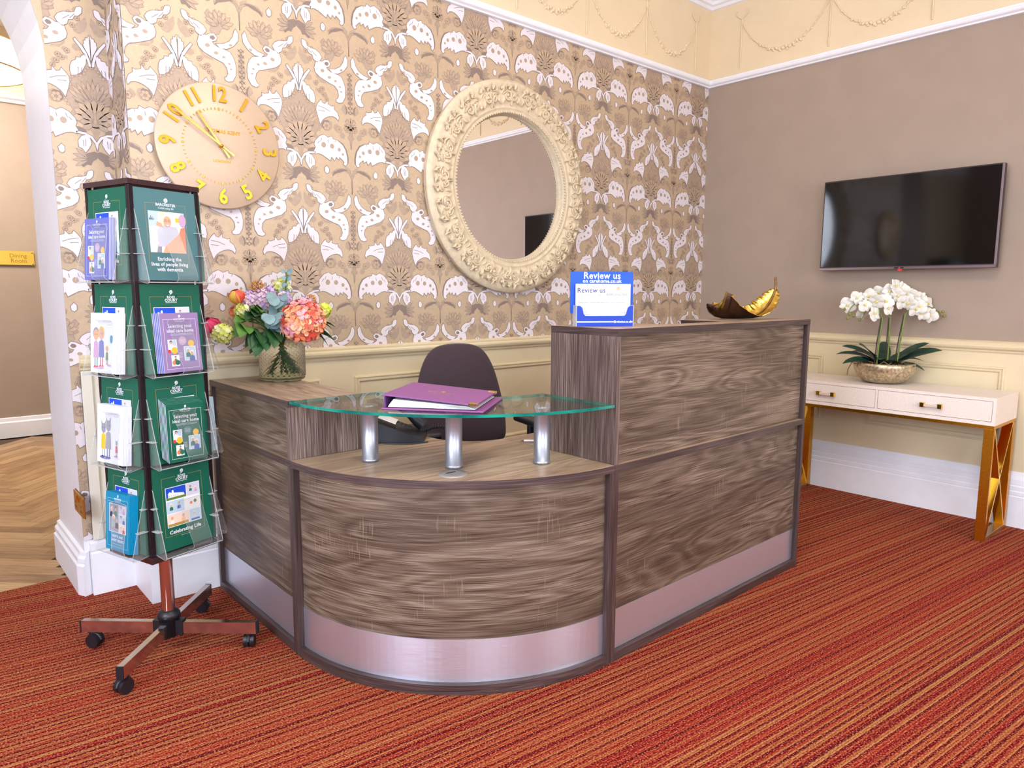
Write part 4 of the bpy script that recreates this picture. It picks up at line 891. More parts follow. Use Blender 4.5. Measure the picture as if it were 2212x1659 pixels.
# ------------------------------------------------------------------ wall clock
ck = thing('wall_clock', 'round champagne wall clock with raised gold numerals on the patterned wall', 'clock', (-3.640, YW, 1.960), 0)
CHAMP = P('champagne_face', (204, 176, 148), .42, .15, noise=.02)
mb = MB(); mb.lathe([(0, .004), (.245, .004), (.252, .018), (.262, .020), (.263, .030), (.258, .033), (0, .033)], n=96, M=Mm); mb.build('clock_face', [CHAMP], ck)
NUM = P('gold_numerals', (216, 158, 44), .3, .85)
for h_ in range(1, 13):
    a = radians(30*h_); up_ = h_ in (4, 5, 6, 7, 8)
    x, y = .213*sin(a), .213*cos(a); rot = -a + (pi if up_ else 0)
    mb = MB(); put_text(mb, str(h_), .088, Mm @ Matrix.Translation((x, y, .0365)) @ Matrix.Rotation(rot, 4, 'Z'), 0, bold=.0022, ext=.003, sx=.86 if h_ < 10 else .78)
    mb.build('numeral', NUM, ck)
mb = MB()
for k in range(60):
    a = radians(6*k); L_, ww = (.011, .0032) if k % 5 == 0 else (.009, .0010)
    c_ = Mm @ Matrix.Translation((.155*sin(a), .155*cos(a), .033)) @ Matrix.Rotation(-a, 4, 'Z'); mb.box(-ww, ww, -L_/2, L_/2, 0, .003, M=c_)
mb.build('minute_marks', NUM, ck)
mb = MB(); put_text(mb, 'THOMAS KENT', .0215, Mm @ Matrix.Translation((.012, .062, .0340)), 0, bold=.0003, ext=.0008); mb.build('maker_lettering', NUM, ck)
mb = MB(); put_text(mb, 'LONDON', .0165, Mm @ Matrix.Translation((.003, -.062, .0340)), 0, ext=.0008, bold=.0002); mb.build('city_lettering', NUM, ck)
for nm, ang, L_, T_, ww, zz in (('hour_hand', 324.5, .162, .055, .0052, .044), ('minute_hand', 304.8, .222, .062, .0050, .050)):
    mb = MB(); Mh = Mm @ Matrix.Translation((0, 0, zz)) @ Matrix.Rotation(-radians(ang), 4, 'Z')
    mb.prism([(-ww*.9, -T_), (ww*.9, -T_), (ww*.55, -.01), (ww, L_*.8), (ww*.7, L_), (-ww*.7, L_), (-ww, L_*.8), (-ww*.55, -.01)], 0, .0025, 0, Mh); mb.build(nm, P('gold_hand', (246, 206, 110), .22, .9), ck)
mb = MB(); mb.lathe([(.0, .056), (.006, .055), (.007, .033)], n=16, M=Mm); mb.build('hand_pivot', NUM, ck)

# ------------------------------------------------------------------ console table
tb = thing('console_table', 'pale shagreen console table with two drawers and gold crossed legs', 'console table', (-.405, -1.494, 0), 0)
SHAG = P('pale_shagreen', (242, 228, 216), .42, noise=.06, nscale=120, bump=.12); LINE = P('drawer_gap', (120, 96, 82), .7)
x1t = .405; hy = .609
mb = MB(); mb.box(.018, x1t, -hy, hy, .64, .79); mb.box(0, .018, -hy, hy, .772, .79); mb.box(0, .018, -hy, hy, .64, .660); mb.box(0, .018, -.006, .006, .66, .772); mb.box(0, .018, -hy, -hy+.016, .66, .772); mb.box(0, .018, hy-.016, hy, .66, .772)
mb.build('table_body', SHAG, tb)
for s_, lab in ((-1, None), (1, None)):
    y0, y1 = (-hy+.018, -.008) if s_ < 0 else (.008, hy-.018)
    mb = MB(); mb.box(.001, .017, y0, y1, .662, .770); dr = mb.build('drawer', SHAG, tb, bevel=.001)
    mb = MB(); c_ = (y0+y1)/2
    for q in (-.045, .045):
        mb.box(-.024, .001, c_+q-.011, c_+q+.011, .703, .729)
    mb.box(-.024, -.016, c_-.04, c_+.04, .708, .722, 1)
    mb.build('handle', [GOLDM, P('handle_bar_clear', (226, 206, 186), .15)], dr, 'square gold drawer handle', bevel=.001)
mb = MB(); mb.box(.002, x1t, -hy+.002, hy-.002, .621, .64); mb.build('apron_rail', GOLD, tb, 'gold metal apron', bevel=.001)
for ys in (-1, 1):
    for xx in (0, x1t-.048):
        yo = ys*(hy-.024)
        mb = MB(); mb.box(xx, xx+.02 if xx == 0 else xx+.048, yo-.024, yo+.024, 0, .621); mb.build('leg', GOLD, tb, 'gold metal leg', bevel=.001)
    mb = MB(); mb.box(.02, x1t-.048, ys*(hy-.024)-.024, ys*(hy-.024)+.024, 0, .022); mb.build('foot_rail', P('gold_rail_satin', (206, 176, 120), .3, .9), tb, bevel=.001)
    for k, (za, zb) in enumerate(((.022, .62), (.62, .022))):
        d = Vector((x1t-.048-.02, 0, zb-za)); L_ = d.length; M = Matrix.Translation((.02, ys*(hy-.024), za)) @ Matrix.Rotation(-atan2(d.z, d.x), 4, 'Y')
        mb = MB(); mb.box(0, L_, -.0235+.0003*k, .0235-.0003*k, -.006, .006, M=M); mb.build('cross_brace', GOLDM, tb, 'bright gold cross brace')

# ------------------------------------------------------------------ potted orchid
oc = thing('potted_orchid', 'white artificial orchid with dark leaves in a silvered bowl on the console table', 'potted plant', (-.15, -1.435, .7905), 0)
oc.location.x = -.165; oc.location.y = -1.435
POTM = P('crackled_silver_gold', (196, 178, 146), .34, .7, noise=.45, nscale=70, bump=.35)
mb = MB(); mb.lathe([(0, 0), (.085, .0), (.118, .010), (.150, .040), (.170, .078), (.176, .112), (.172, .124), (.162, .126), (.164, .112), (.15, .10), (0, .098)], n=48); mb.build('bowl', POTM, oc)
mb = MB(); random.seed(5)
for k in range(14):
    a = random.uniform(0, 6.28); r0 = random.uniform(.06, .14)
    mb.tube([(r0*cos(a), r0*sin(a), .105), (r0*1.1*cos(a+.5), r0*1.1*sin(a+.5), .125+.02*random.random()), (r0*.8*cos(a+1.1), r0*.8*sin(a+1.1), .11)], .0035, 5)
mb.tube([(-.12, .12, .115), (-.15, .135, .125), (-.165, .15, .08), (-.165, .152, .045)], .003, 5); mb.tube([(-.1, .13, .118), (-.14, .1, .126), (-.18, .09, .10)], .003, 5)
mb.build('aerial_roots', P('root_brown', (128, 100, 66), .7), oc)
LEAFG = P('orchid_leaf_green', (36, 66, 52), .34, noise=.25, nscale=18, coat=.2)
vd, vr = Vector((-.80, -.60, 0)), Vector((.60, -.80, 0))   # towards the camera side, to the right of it
def oleaf(mb, base, d, L_, w_, rise, droop, tw=0.0, m=0, n=9):
    d = Vector(d).normalized(); side = d.cross(Vector((0, 0, 1))).normalized(); rows = []
    for i in range(n):
        t = i/(n-1); c_ = Vector(base) + d*L_*t + Vector((0, 0, rise*t-droop*t*t)); ww = w_*(sin(pi*min(1, .18+.80*t))**.75)*(1 if t < .98 else .3)
        s2 = side*cos(tw)+Vector((0, 0, 1))*sin(tw)
        rows.append([c_ + s2*ww*u + Vector((0, 0, abs(u)*ww*.30)) for u in (-1, -.5, 0, .5, 1)])
    mb.grid(rows, m, True)
for (ar, af, L_, w_, rise, droop, bx, tw) in ((-1, .1, .26, .034, .16, .10, -.03, .3), (-1, .5, .27, .036, .10, .09, -.03, .35), (-.9, .1, .24, .034, .20, .09, -.02, .5), (-.8, -.5, .2, .032, .15, .08, 0, .2), (1, .35, .27, .046, .16, .06, .03, -.5), (1, -.05, .22, .036, .16, .08, .0, -.3), (.35, 1, .17, .040, .06, .05, .02, .2), (.8, .8, .2, .036, .06, .08, .04, 0), (-.3, 1, .15, .036, .12, .08, -.03, .3), (.1, -.5, .2, .036, .18, .05, 0, .1), (.55, .2, .2, .036, .20, .06, .03, -.6), (-.5, .4, .2, .036, .20, .07, -.03, .6), (1, -.15, .22, .026, .12, .10, .02, -.2)):
    mb = MB(); oleaf(mb, Vector((0, 0, .112))+vr*bx, vr*ar+vd*af, L_, w_, rise, droop, tw); mb.build('leaf', LEAFG, oc)
STEMG = P('orchid_stem_green', (112, 132, 52), .5, noise=.2); STEMD = P('orchid_stem_dark', (52, 34, 30), .5)
PETAL = P('orchid_petal_white', (228, 224, 212), .5, noise=.03, nscale=40); LIP = P('orchid_lip_yellow', (232, 214, 130), .5)
def orchid_flower(parent, c, face, s, roll):
    face = Vector(face).normalized(); u = face.orthogonal().normalized(); v_ = face.cross(u); mb = MB()
    for k in range(5):
        a = roll+2*pi*k/5; big = k in (1, 4); d = u*cos(a)+v_*sin(a); sd = face.cross(d)
        L_ = s*(1.0 if big else .92); ww = s*(.60 if big else .34); rows = []
        for i in range(6):
            t = i/5; wd = ww*(sin(pi*(.10+.86*t))**.8); cc = Vector(c)+d*L_*t+face*(.18*s*sin(t*2.2)-.06*s*t)
            rows.append([cc+sd*wd*q-face*(q*q*wd*.25) for q in (-1, -.5, 0, .5, 1)])
        mb.grid(rows, 0, True)
    mb.ball(Vector(c)+face*.12*s, s*.16, 1, 6, 4); mb.ball(Vector(c)+face*.2*s-v_*.12*s, s*.10, 1, 6, 4)
    return mb.build('orchid_flower', [PETAL, LIP], parent)
Cc = lambda r_, h_, f_=0.0: vr*r_+vd*f_+Vector((0, 0, h_))      # right, height, towards camera
stems = [([Cc(-.06, .11, .05), Cc(-.055, .25, .05), Cc(-.045, .40, .05), Cc(-.08, .49, .04), Cc(-.17, .52, .02), Cc(-.22, .46, .02), Cc(-.235, .43, .02)], -.07),
         ([Cc(.015, .11, 0), Cc(.015, .25, 0), Cc(.012, .40, 0), Cc(-.02, .52, 0), Cc(-.10, .53, .0), Cc(-.15, .40, .03), Cc(-.165, .385, .03)], 0),
         ([Cc(.06, .11, .03), Cc(.07, .25, .03), Cc(.085, .42, .03), Cc(.13, .47, .02), Cc(.22, .47, .02), Cc(.28, .44, .0), Cc(.30, .41, .0)], .06)]
for pts, ox in stems:
    mb = MB(); mb.tube(pts, [.005, .005, .005, .004, .003, .0025, .002], 7); mb.build('flower_stem', STEMG, oc)
    mb = MB(); mb.tube([pts[0]+vr*-.012, pts[1]+vr*-.012, pts[2]+vr*-.006], .0035, 6); mb.build('support_stick', STEMD, oc)
random.seed(11)
FL = [(-.235, .475, .0), (-.19, .52, .02), (-.15, .475, .05), (-.12, .53, .02), (-.10, .425, .07), (-.085, .50, .06), (-.06, .555, .0), (-.035, .50, .06), (-.01, .56, .03), (.02, .59, .03), (.035, .535, .05), (.055, .575, .0), (-.02, .455, .06), (.065, .50, .03), (.09, .55, .0), (.105, .49, .02), (.13, .53, .02), (.135, .455, .05), (.17, .52, .0), (.175, .43, .05), (.215, .485, .0), (.22, .42, .03), (.16, .47, .05), (-.14, .43, -.03), (.0, .50, -.05)]
for r_, h_, f_ in FL:
    fc = vd*1.0+vr*random.uniform(-.7, .7)+Vector((0, 0, random.uniform(-.5, .35)))
    orchid_flower(oc, Cc(r_, h_, f_), fc, random.uniform(.044, .054), pi/2+random.uniform(-.5, .5))
for r_, h_ in ((-.255, .45), (-.225, .42), (-.235, .395), (-.20, .41), (-.165, .385), (.25, .425), (.295, .44), (.305, .415), (.26, .405)):
    mb = MB(); mb.ball(Cc(r_, h_, .02), .009, 0, 8, 5, (1, 1, 1.2)); mb.build('bud', P('bud_green', (128, 132, 56), .5), oc)

# ------------------------------------------------------------------ socket, door sign, hall lamp
so = thing('wall_socket', 'brass double power socket low on the white arch reveal', 'socket', (XA, .305, .42), 0)
Ms = Matrix(((0, 0, -1, 0), (-1, 0, 0, 0), (0, 1, 0, 0), (0, 0, 0, 1)))
mb = MB(); mb.prism(rrect(-.094, -.046, .094, .046, .006), .001, .009, 0, Ms); mb.build('socket_plate', P('brass_plate', (212, 160, 74), .28, .9), so, bevel=.001)
mb = MB(); mb.prism(rrect(-.097, -.049, .097, .049, .006), 0, .0015, 0, Ms); mb.build('back_plate', P('socket_gasket', (90, 72, 70), .6), so)
for s_ in (-1, 1):
    mb = MB(); mb.box(s_*.018-.008, s_*.018+.008, .012, .034, .008, .0125, M=Ms); mb.build('switch', GOLD, so)
    mb = MB()
    for (hx, hz) in ((0, -.002), (-.011, -.024), (.011, -.024)): mb.box(s_*.055+hx-.004, s_*.055+hx+.004, hz-.005, hz+.005, .0086, .0094, M=Ms)
    mb.build('pin_holes', CM(40, 26, 30), so)
ds = thing('door_sign', 'brass room sign with two lines of lettering on the hall wall', 'sign', (-3.94, 4.6, 1.622), 0)
BRASS = P('sign_brass', (244, 208, 92), .3, .55); DKB = CM(150, 112, 20)
mb = MB(); mb.prism(rect(-.205, -.062, .205, .062), .012, .018, 0, Mm); put_text(mb, 'Dining', .05, Mm @ Matrix.Translation((.085, .018, .0186)), 1); put_text(mb, 'Room', .05, Mm @ Matrix.Translation((.088, -.026, .0186)), 1)
mb.build('sign_plate', [BRASS, DKB], ds)
mb = MB()
for x_, z_ in ((-.192, .05), (.192, .05), (-.192, -.05), (.192, -.05)): mb.ball(Mm @ Vector((x_, z_, .019)), .007, 0, 8, 4)
mb.build('sign_screw', P('sign_screw_brass', (190, 158, 30), .4, .5), ds)
mb = MB(); mb.flat(circ(-.105, .0, .05, 24), Mm @ Matrix.Translation((0, 0, .0186)), 0); mb.flat(circ(-.105, 0, .04, 24), Mm @ Matrix.Translation((0, 0, .0189)), 1); mb.flat(circ(-.105, 0, .022, 24), Mm @ Matrix.Translation((0, 0, .0192)), 2)
mb.build('sign_emblem', [CM(92, 52, 20), CM(214, 190, 150), CM(150, 96, 60)], ds)
mb = MB(); mb.box(-.2, .2, -.012, 0, -.055, .055); mb.build('sign_backing', P('sign_back', (90, 70, 70), .6), ds)
hl = thing('pendant_lamp', 'wide glowing white drum pendant lamp seen through the arch', 'lamp', (-4.36, 2.55, 2.70), 0)
GLOW = P('lit_lamp_shade', (255, 250, 240), .6, emit=(255, 246, 228), estr=2.2); GLOW2 = P('lit_lamp_diffuser', (255, 238, 222), .6, emit=(255, 232, 210), estr=1.0)
mb = MB(); mb.lathe([(.40, 0), (.40, .16)], n=56); mb.lathe([(.388, .16), (.388, 0)], n=56); mb.build('drum_shade', GLOW, hl)
mb = MB(); mb.lathe([(.0, .012), (.385, .012)], n=48); mb.build('diffuser', GLOW, hl)
mb = MB(); mb.tube([(.40*cos(2*pi*i/56), .40*sin(2*pi*i/56), 0) for i in range(56)], .005, 6, closed=True); mb.tube([(.40*cos(2*pi*i/56), .40*sin(2*pi*i/56), .16) for i in range(56)], .004, 6, closed=True); mb.lathe([(.0, -.004), (.05, -.002), (.055, .012)], n=24); mb.build('shade_trim', P('lamp_gold_trim', (238, 206, 130), .4, .5), hl)
mb = MB(); mb.cyl((0, 0, .1), (0, 0, .9), .008, n=8); mb.lathe([(0, .9), (.06, .9), (.05, .86), (0, .85)], n=20); mb.build('lamp_rod', P('lamp_white_metal', (240, 236, 228), .4), hl)
# ------------------------------------------------------------------ brochure stand
SX, SY, SR = -4.075, -.425, radians(17.6)
st = thing('brochure_stand', 'tall dark rotating brochure stand with clear pockets on a four legged wheeled base', 'brochure stand', (SX, SY, 0), SR)
MAHO = P('mahogany_brown', (52, 26, 28), .25, 0, .5, noise=.25, nscale=14, coat=.3)
COPPER = P('copper_pole', (206, 158, 144), .14, .95)
CHR = P('bright_chrome', (214, 200, 196), .12, 1.0)
mb = MB(); mb.box(-.108, .108, -.108, .108, .405, 1.69); mb.build('column', MAHO, st)
for sx_ in (-1, 1):
    for sy_ in (-1, 1):
        mb = MB(); mb.box(sx_*.120-.009, sx_*.120+.009, sy_*.120-.009, sy_*.120+.009, .41, 1.69); mb.build('corner_post', P('dark_corner_post', (30, 20, 26), .2, .2), st, bevel=.003)
mb = MB(); mb.box(-.131, .131, -.131, .131, 1.69, 1.708); mb.build('top_plate', MAHO, st, bevel=.001)
mb = MB(); mb.box(-.131, .131, -.131, .131, .395, .418); mb.build('bottom_plate', MAHO, st, bevel=.001)
mb = MB(); mb.cyl((0, 0, .10), (0, 0, .395), .0235, n=28, caps=False); mb.build('pole', [COPPER], st)
mb = MB(); mb.lathe([(0, .05), (.034, .05), (.036, .12), (.040, .122), (.040, .136), (.030, .15), (.026, .152), (.024, .152)], n=26)
for k in range(4):
    a = radians(k*90+30.2); M = Matrix.Rotation(a, 4, 'Z'); mb.box(.02, .055, -.017, .017, .055, .112, M=M)
mb.build('base_hub', BLACKP, st)
FOOT = P('polished_foot_metal', (196, 150, 140), .16, .9, noise=.2, nscale=26, bump=.12)
for k in range(4):
    a = radians(k*90+30.2); M = Matrix.Rotation(a, 4, 'Z')
    mb = MB(); mb.box(.035, .335, -.011, .011, .060, .1035, 0, M=M); mb.box(.035, .335, -.0112, .0112, .1035, .1055, 1, M=M); mb.box(.332, .337, -.0118, .0118, .059, .106, 2, M=M)
    leg = mb.build('leg', [FOOT, CHR, BLACKP], st)
    c_ = M @ Vector((.300, 0, .026)); sw = radians((40, 200, 100, 310)[k]); d = Vector((cos(sw), sin(sw), 0)); e = Vector((-d.y, d.x, 0)); cw = c_+e*.012
    mb = MB(); mb.cyl(cw-d*.019, cw-d*.002, .026, n=18); mb.cyl(cw+d*.002, cw+d*.019, .026, n=18); mb.cyl(c_+Vector((0, 0, .012)), c_+Vector((0, 0, .036)), .010, n=10)
    mb.tube([cw+d*0+Vector((0, 0, .0))+e*(.027*cos(t))*-1+Vector((0, 0, .027*sin(t))) for t in [pi*.05+pi*.9*i/8 for i in range(9)]], .006, 6)
    mb.build('caster', BLACKP, leg)
Z0 = [.428+.317*r for r in range(4)]
# one clear pocket, built once
def pocket_parts():
    side = [(-.118, .245), (-.118, .0), (-.178, -.012), (-.186, -.010), (-.189, -.003), (-.187, .006), (-.128, .235), (-.124, .245)]
    out = []
    for sgn in (-1, 1):
        mb = MB(); M = Matrix(((0, 0, 1, sgn*.112), (1, 0, 0, 0), (0, 1, 0, 0), (0, 0, 0, 1))); mb.prism([(y, z) for y, z in side], -.0015, .0015, 0, M, 1)
        for zz, y1 in ((.165, -.146), (.085, -.166)): mb.box(sgn*.112-.012, sgn*.112+.006, y1, -.118, zz, zz+.0025, 1)
        out.append(('side_plate', mb.mesh('side_plate', [ACR, ACRE])))
    mb = MB(); mb.box(-.112, .112, -.182, -.112, -.0085, -.006, 0); mb.box(-.112, .112, -.184, -.182, -.0085, -.0055, 1); out.append(('pocket_base', mb.mesh('pocket_base', [ACR, ACRE])))
    mb = MB(); x0, x1 = -.005, .068
    pr = [(-.150, -.0075), (-.178, -.004), (-.190, .006), (-.192, .020), (-.186, .05), (-.170, .125), (-.160, .170), (-.163, .178), (-.172, .184)]
    sh = lambda z: -.035*z/.18
    rows = [[Vector((x0+sh(z), y, z)), Vector((x1+sh(z)*.6, y, z))] for y, z in pr]; rows2 = [[q+Vector((0, .002, .0004)) for q in r] for r in rows]
    mb.grid(rows, 0, True); mb.grid([list(reversed(r)) for r in rows2], 0, True)
    for i in range(len(rows)-1):
        for q in (0, 1): mb.add([rows[i][q], rows[i+1][q], rows2[i+1][q], rows2[i][q]], [(0, 1, 2, 3)], 1)
    mb.add([rows[-1][0], rows[-1][1], rows2[-1][1], rows2[-1][0]], [(0, 1, 2, 3)], 1)
    out.append(('front_strap', mb.mesh('front_strap', [ACR, ACRE])))
    return out
PK = pocket_parts()
FACE = {0: 0.0, 1: -pi/2, 2: pi/2, 3: pi}
def mk(name, me, parent, **kw):
    o = bpy.data.objects.new(name, me); COL.objects.link(o); o.parent = parent
    for k_, v_ in kw.items(): setattr(o, k_, v_)
    return o
for fc in range(4):
    for r in range(4):
        root = mk('leaflet_pocket', PK[2][1], st, location=(0, 0, Z0[r]), rotation_euler=(0, 0, FACE[fc]))
        mk('side_plate', PK[0][1], root); mk('side_plate', PK[1][1], root); mk('front_strap', PK[3][1], root)

# ------------------------------------------------------------------ brochures
PALC = [(0, 92, 70), (74, 118, 122), (148, 122, 168), (104, 108, 178), (0, 134, 172), (234, 234, 242), (178, 146, 66), (16, 74, 196), (240, 236, 226), (96, 128, 60), (222, 166, 134), (238, 128, 84), (150, 150, 160), (244, 190, 44), (52, 46, 58), (206, 204, 218), (240, 176, 142), (208, 50, 52), (62, 92, 160), (186, 208, 222), (150, 172, 168), (196, 160, 190), (244, 214, 190), (40, 110, 90)]
PAL = [CM(*c) for c in PALC]
(GRN, TEAL, PURP, VIO, CYA, WHT, GLD, SKYB, HOUSE, GRASS, SKIN, ORG, GRY, YEL, DRK, PAGE, PCH, RED, MBL, LBL, SAGE, MAUVE, CRM, DGR) = range(24)
class Page:
    def __init__(s, w_, h_, th, base, edge=PAGE):
        s.mb = MB(); s.w, s.h, s.n = w_, h_, 0; s.lev = 0
        s.mb.prism(rect(-w_/2, 0, w_/2, h_), 0, th, base, Mf(0), edge); s.th = th
    def M(s, x=0, z=0, a=0): s.lev += 1; return Mf(-s.th-.00012-.000012*s.lev) @ Matrix.Translation((x, z, 0)) @ Matrix.Rotation(a, 4, 'Z')
    def r(s, x0, z0, x1, z1, m): s.mb.flat(rect(x0, z0, x1, z1), s.M(), m)
    def p(s, poly, m): s.mb.flat(poly, s.M(), m)
    def c(s, x, z, r, m, ry=None): s.mb.flat(circ(x, z, r, 14, ry), s.M(), m)
    def t(s, x, z, txt, size, m, **k): put_text(s.mb, txt, size, s.M(x, z), m, **k)
    def logo(s, x, z, k, m, cut): leaflogo(s.mb, s.M(x, z), k, m, cut)
    def border(s, x0, z0, x1, z1, gap0, gap1, m, t=.0009, bottom=True, gb=None):
        for a in ((x0, z1-t, gap0, z1), (gap1, z1-t, x1, z1), (x0, z0, x0+t, z1), (x1-t, z0, x1, z1)): s.r(*a, m)
        if bottom:
            if gb: s.r(x0, z0, gb[0], z0+t, m); s.r(gb[1], z0, x1, z0+t, m)
            else: s.r(x0, z0, x1, z0+t, m)
    def person(s, x, z, k, hair, top, skin=SKIN):
        s.p([(x-k*.9, z-k*2.4), (x+k*.9, z-k*2.4), (x+k*.8, z-k*1.0), (x, z-k*.6), (x-k*.8, z-k*1.0)], top); s.c(x, z+k*.15, k*.62, hair, k*.7); s.c(x, z-k*.12, k*.48, skin, k*.55)
    def mesh(s): return s.mb.mesh('cover', PAL)
def collage(pg, x0, z0, x1, z1, rows=3):
    W_, H_ = x1-x0, z1-z0; pg.r(x0, z0, x1, z1, WHT); g = .0022
    xm = x0+W_*.60; hz = H_/rows if rows == 3 else H_
    def cell(a, b_, c_, d, m): pg.r(a, b_, c_, d, m)
    zt_ = z1-g; zb = z1-hz+g
    cell(x0+g, zb, xm-g/2, zt_, SKYB); cell(x0+g, zb, xm-g/2, zb+hz*.20, GRASS)
    hx = x0+g+W_*.06
    pg.p([(hx, zb+hz*.18), (hx, zb+hz*.5), (hx+W_*.05, zb+hz*.62), (hx+W_*.10, zb+hz*.52), (hx+W_*.12, zb+hz*.72), (hx+W_*.16, zb+hz*.72), (hx+W_*.17, zb+hz*.5), (hx+W_*.3, zb+hz*.44), (hx+W_*.45, zb+hz*.36), (hx+W_*.47, zb+hz*.18)], HOUSE)
    for q in range(5): pg.r(hx+W_*(.03+.06*q), zb+hz*.24, hx+W_*(.045+.06*q), zb+hz*.34, GRY)
    cell(xm+g/2, zb, x1-g, zt_, PAGE); pg.person(xm+W_*.13, zb+hz*.62, hz*.13, DRK, DGR); pg.person(xm+W_*.28, zb+hz*.5, hz*.13, HOUSE, MAUVE)
    if rows == 3:
        zt_ -= hz; zb -= hz; xq = x0+W_*.52
        cell(x0+g, zb, xq-g/2, zt_, LBL); pg.person(x0+W_*.14, zb+hz*.6, hz*.16, HOUSE, DGR); pg.person(x0+W_*.36, zb+hz*.62, hz*.16, GRY, MBL)
        cell(xq+g/2, zb, x1-g, zt_, HOUSE); pg.c(xq+W_*.24, zb+hz*.45, hz*.36, WHT); pg.c(xq+W_*.2, zb+hz*.42, hz*.12, ORG); pg.c(xq+W_*.32, zb+hz*.5, hz*.13, GRASS)
        zt_ -= hz; zb -= hz; xq = x0+W_*.64
        cell(x0+g, zb, xq-g/2, zt_, CRM); pg.person(x0+W_*.14, zb+hz*.6, hz*.17, SKIN, HOUSE); pg.person(x0+W_*.46, zb+hz*.62, hz*.17, MAUVE, PCH); pg.r(x0+g, zb, x0+W_*.6, zb+hz*.2, GLD)
        cell(xq+g/2, zb, x1-g, zt_, LBL); pg.person(xq+W_*.15, zb+hz*.6, hz*.15, HOUSE, PAGE); pg.r(xq+W_*.05, zb+g, x1-W_*.06, zb+hz*.18, MBL)
FW, FH = .224, .304
def cov_ross():
    pg = Page(FW, FH, .004, GRN, GRN); pg.border(-.078, .05, .078, .262, -.026, .026, GLD)
    pg.logo(0, .276, .0085, WHT, GRN); pg.t(0, .2595, 'ROSS', .0125, WHT, bold=.0004); pg.t(0, .249, 'COURT', .0135, WHT, bold=.0004); pg.r(-.021, .2405, .021, .2418, WHT)
    collage(pg, -.067, .082, .067, .226); pg.t(0, .063, 'Celebrating Life', .0185, WHT, bold=.0005); pg.r(-.02, .044, .02, .0446, WHT); return pg.mesh()
def cov_dem():
    pg = Page(FW, FH, .004, TEAL, TEAL); pg.border(-.074, .052, .074, .258, -.036, .036, GLD, bottom=False)
    pg.logo(0, .268, .0095, WHT, TEAL); pg.t(0, .2545, 'BARCHESTER', .0125, WHT, bold=.0003, sx=.95); pg.t(0, .2435, 'Celebrating life', .0095, WHT, shear=.25)
    x0, z0, x1, z1 = -.066, .094, .066, .232; pg.r(x0, z0, x1, z1, HOUSE); pg.r(x0, z0+.088, x0+.035, z1, LBL); pg.r(x0+.04, z0+.09, x0+.075, z1, CRM); pg.r(x1-.034, z0+.105, x1-.012, z1-.018, YEL); pg.r(x1-.012, z0+.06, x1, z1, LBL)
    for q in range(4): pg.p([(x0+.002+.004*q, z1-.03), (x0+.012+.004*q, z1-.012-.004*q), (x0+.006+.004*q, z1-.03)], DRK)
    pg.p([(x0+.022, z0), (x0+.03, z0+.03), (x0+.045, z0+.06), (x0+.04, z0)], GRY); pg.p([(x0+.03, z0+.02), (x0+.028, z0+.075), (x0+.045, z0+.092), (x0+.10, z0+.088), (x0+.118, z0+.05), (x0+.10, z0+.02)], PAGE)
    pg.p([(x0+.026, z0+.09), (x0+.03, z0+.104), (x0+.046, z0+.098), (x0+.05, z0+.084)], SKIN); pg.c(x0+.068, z0+.112, .0165, HOUSE, .02); pg.c(x0+.068, z0+.105, .0145, SKIN, .019)
    for q in (-.006, .006): pg.c(x0+.068+q, z0+.108, .0042, DRK); pg.c(x0+.068+q, z0+.108, .0032, SKIN)
    pg.p([(x0+.060, z0+.095), (x0+.076, z0+.095), (x0+.068, z0+.090)], WHT)
    pg.p([(x0+.045, z0), (x0+.055, z0+.022), (x0+.085, z0+.045), (x0+.11, z0+.068), (x1, z0+.072), (x1, z0)], PCH); pg.p([(x0+.11, z0+.068), (x0+.116, z0+.085), (x1, z0+.09), (x1, z0)], ORG); pg.c(x1-.008, z0+.112, .014, MAUVE, .022)
    for q, tx in enumerate(('Enriching the', 'lives of people living', 'with dementia')): pg.t(0, .072-.0175*q, tx, .0172, WHT, bold=.0004, sx=.92)
    return pg.mesh()
def cov_sel(base, border=WHT):
    pg = Page(.146, .205, .003, base, PAGE); pg.border(-.062, .012, .062, .184, -.020, .020, border)
    pg.logo(0, .193, .0055, WHT, base); pg.t(0, .183, 'BARCHESTER', .0085, WHT, bold=.0002, sx=.8); pg.t(0, .1765, 'Celebrating life', .0058, WHT, shear=.25)
    pg.t(0, .160, 'Selecting your', .0165, WHT, bold=.0003, sx=.92); pg.t(0, .1435, 'ideal care home', .0165, WHT, bold=.0003, sx=.92)
    pg.r(-.04, .1325, .042, .1336, LBL); pg.r(-.038, .1285, .044, .1296, LBL)
    pg.r(-.052, .072, -.018, .114, WHT); pg.r(-.049, .092, -.022, .112, LBL); pg.person(-.040, .104, .008, DRK, WHT); pg.c(-.048, .074, .006, RED); pg.c(-.029, .076, .012, YEL)
    pg.c(.004, .108, .0155, TEAL if base == GRN else MAUVE)
    for q in range(4): pg.r(-.006, .1125-.0036*q, .014, .1132-.0036*q, WHT)
    pg.c(.036, .098, .0115, YEL); pg.r(.006, .038, .052, .088, WHT); pg.r(.008, .04, .05, .086, LBL); pg.person(.022, .074, .010, HOUSE, DGR); pg.person(.036, .064, .012, HOUSE, MBL)
    for q in range(5): pg.r(-.012, .066-.004*q, .0, .0668-.004*q, WHT)
    pg.r(-.044, .022, -.014, .060, WHT); pg.person(-.028, .052, .006, DRK, GRASS); pg.c(-.034, .034, .008, ORG); pg.c(-.022, .034, .009, DGR)
    return pg.mesh()
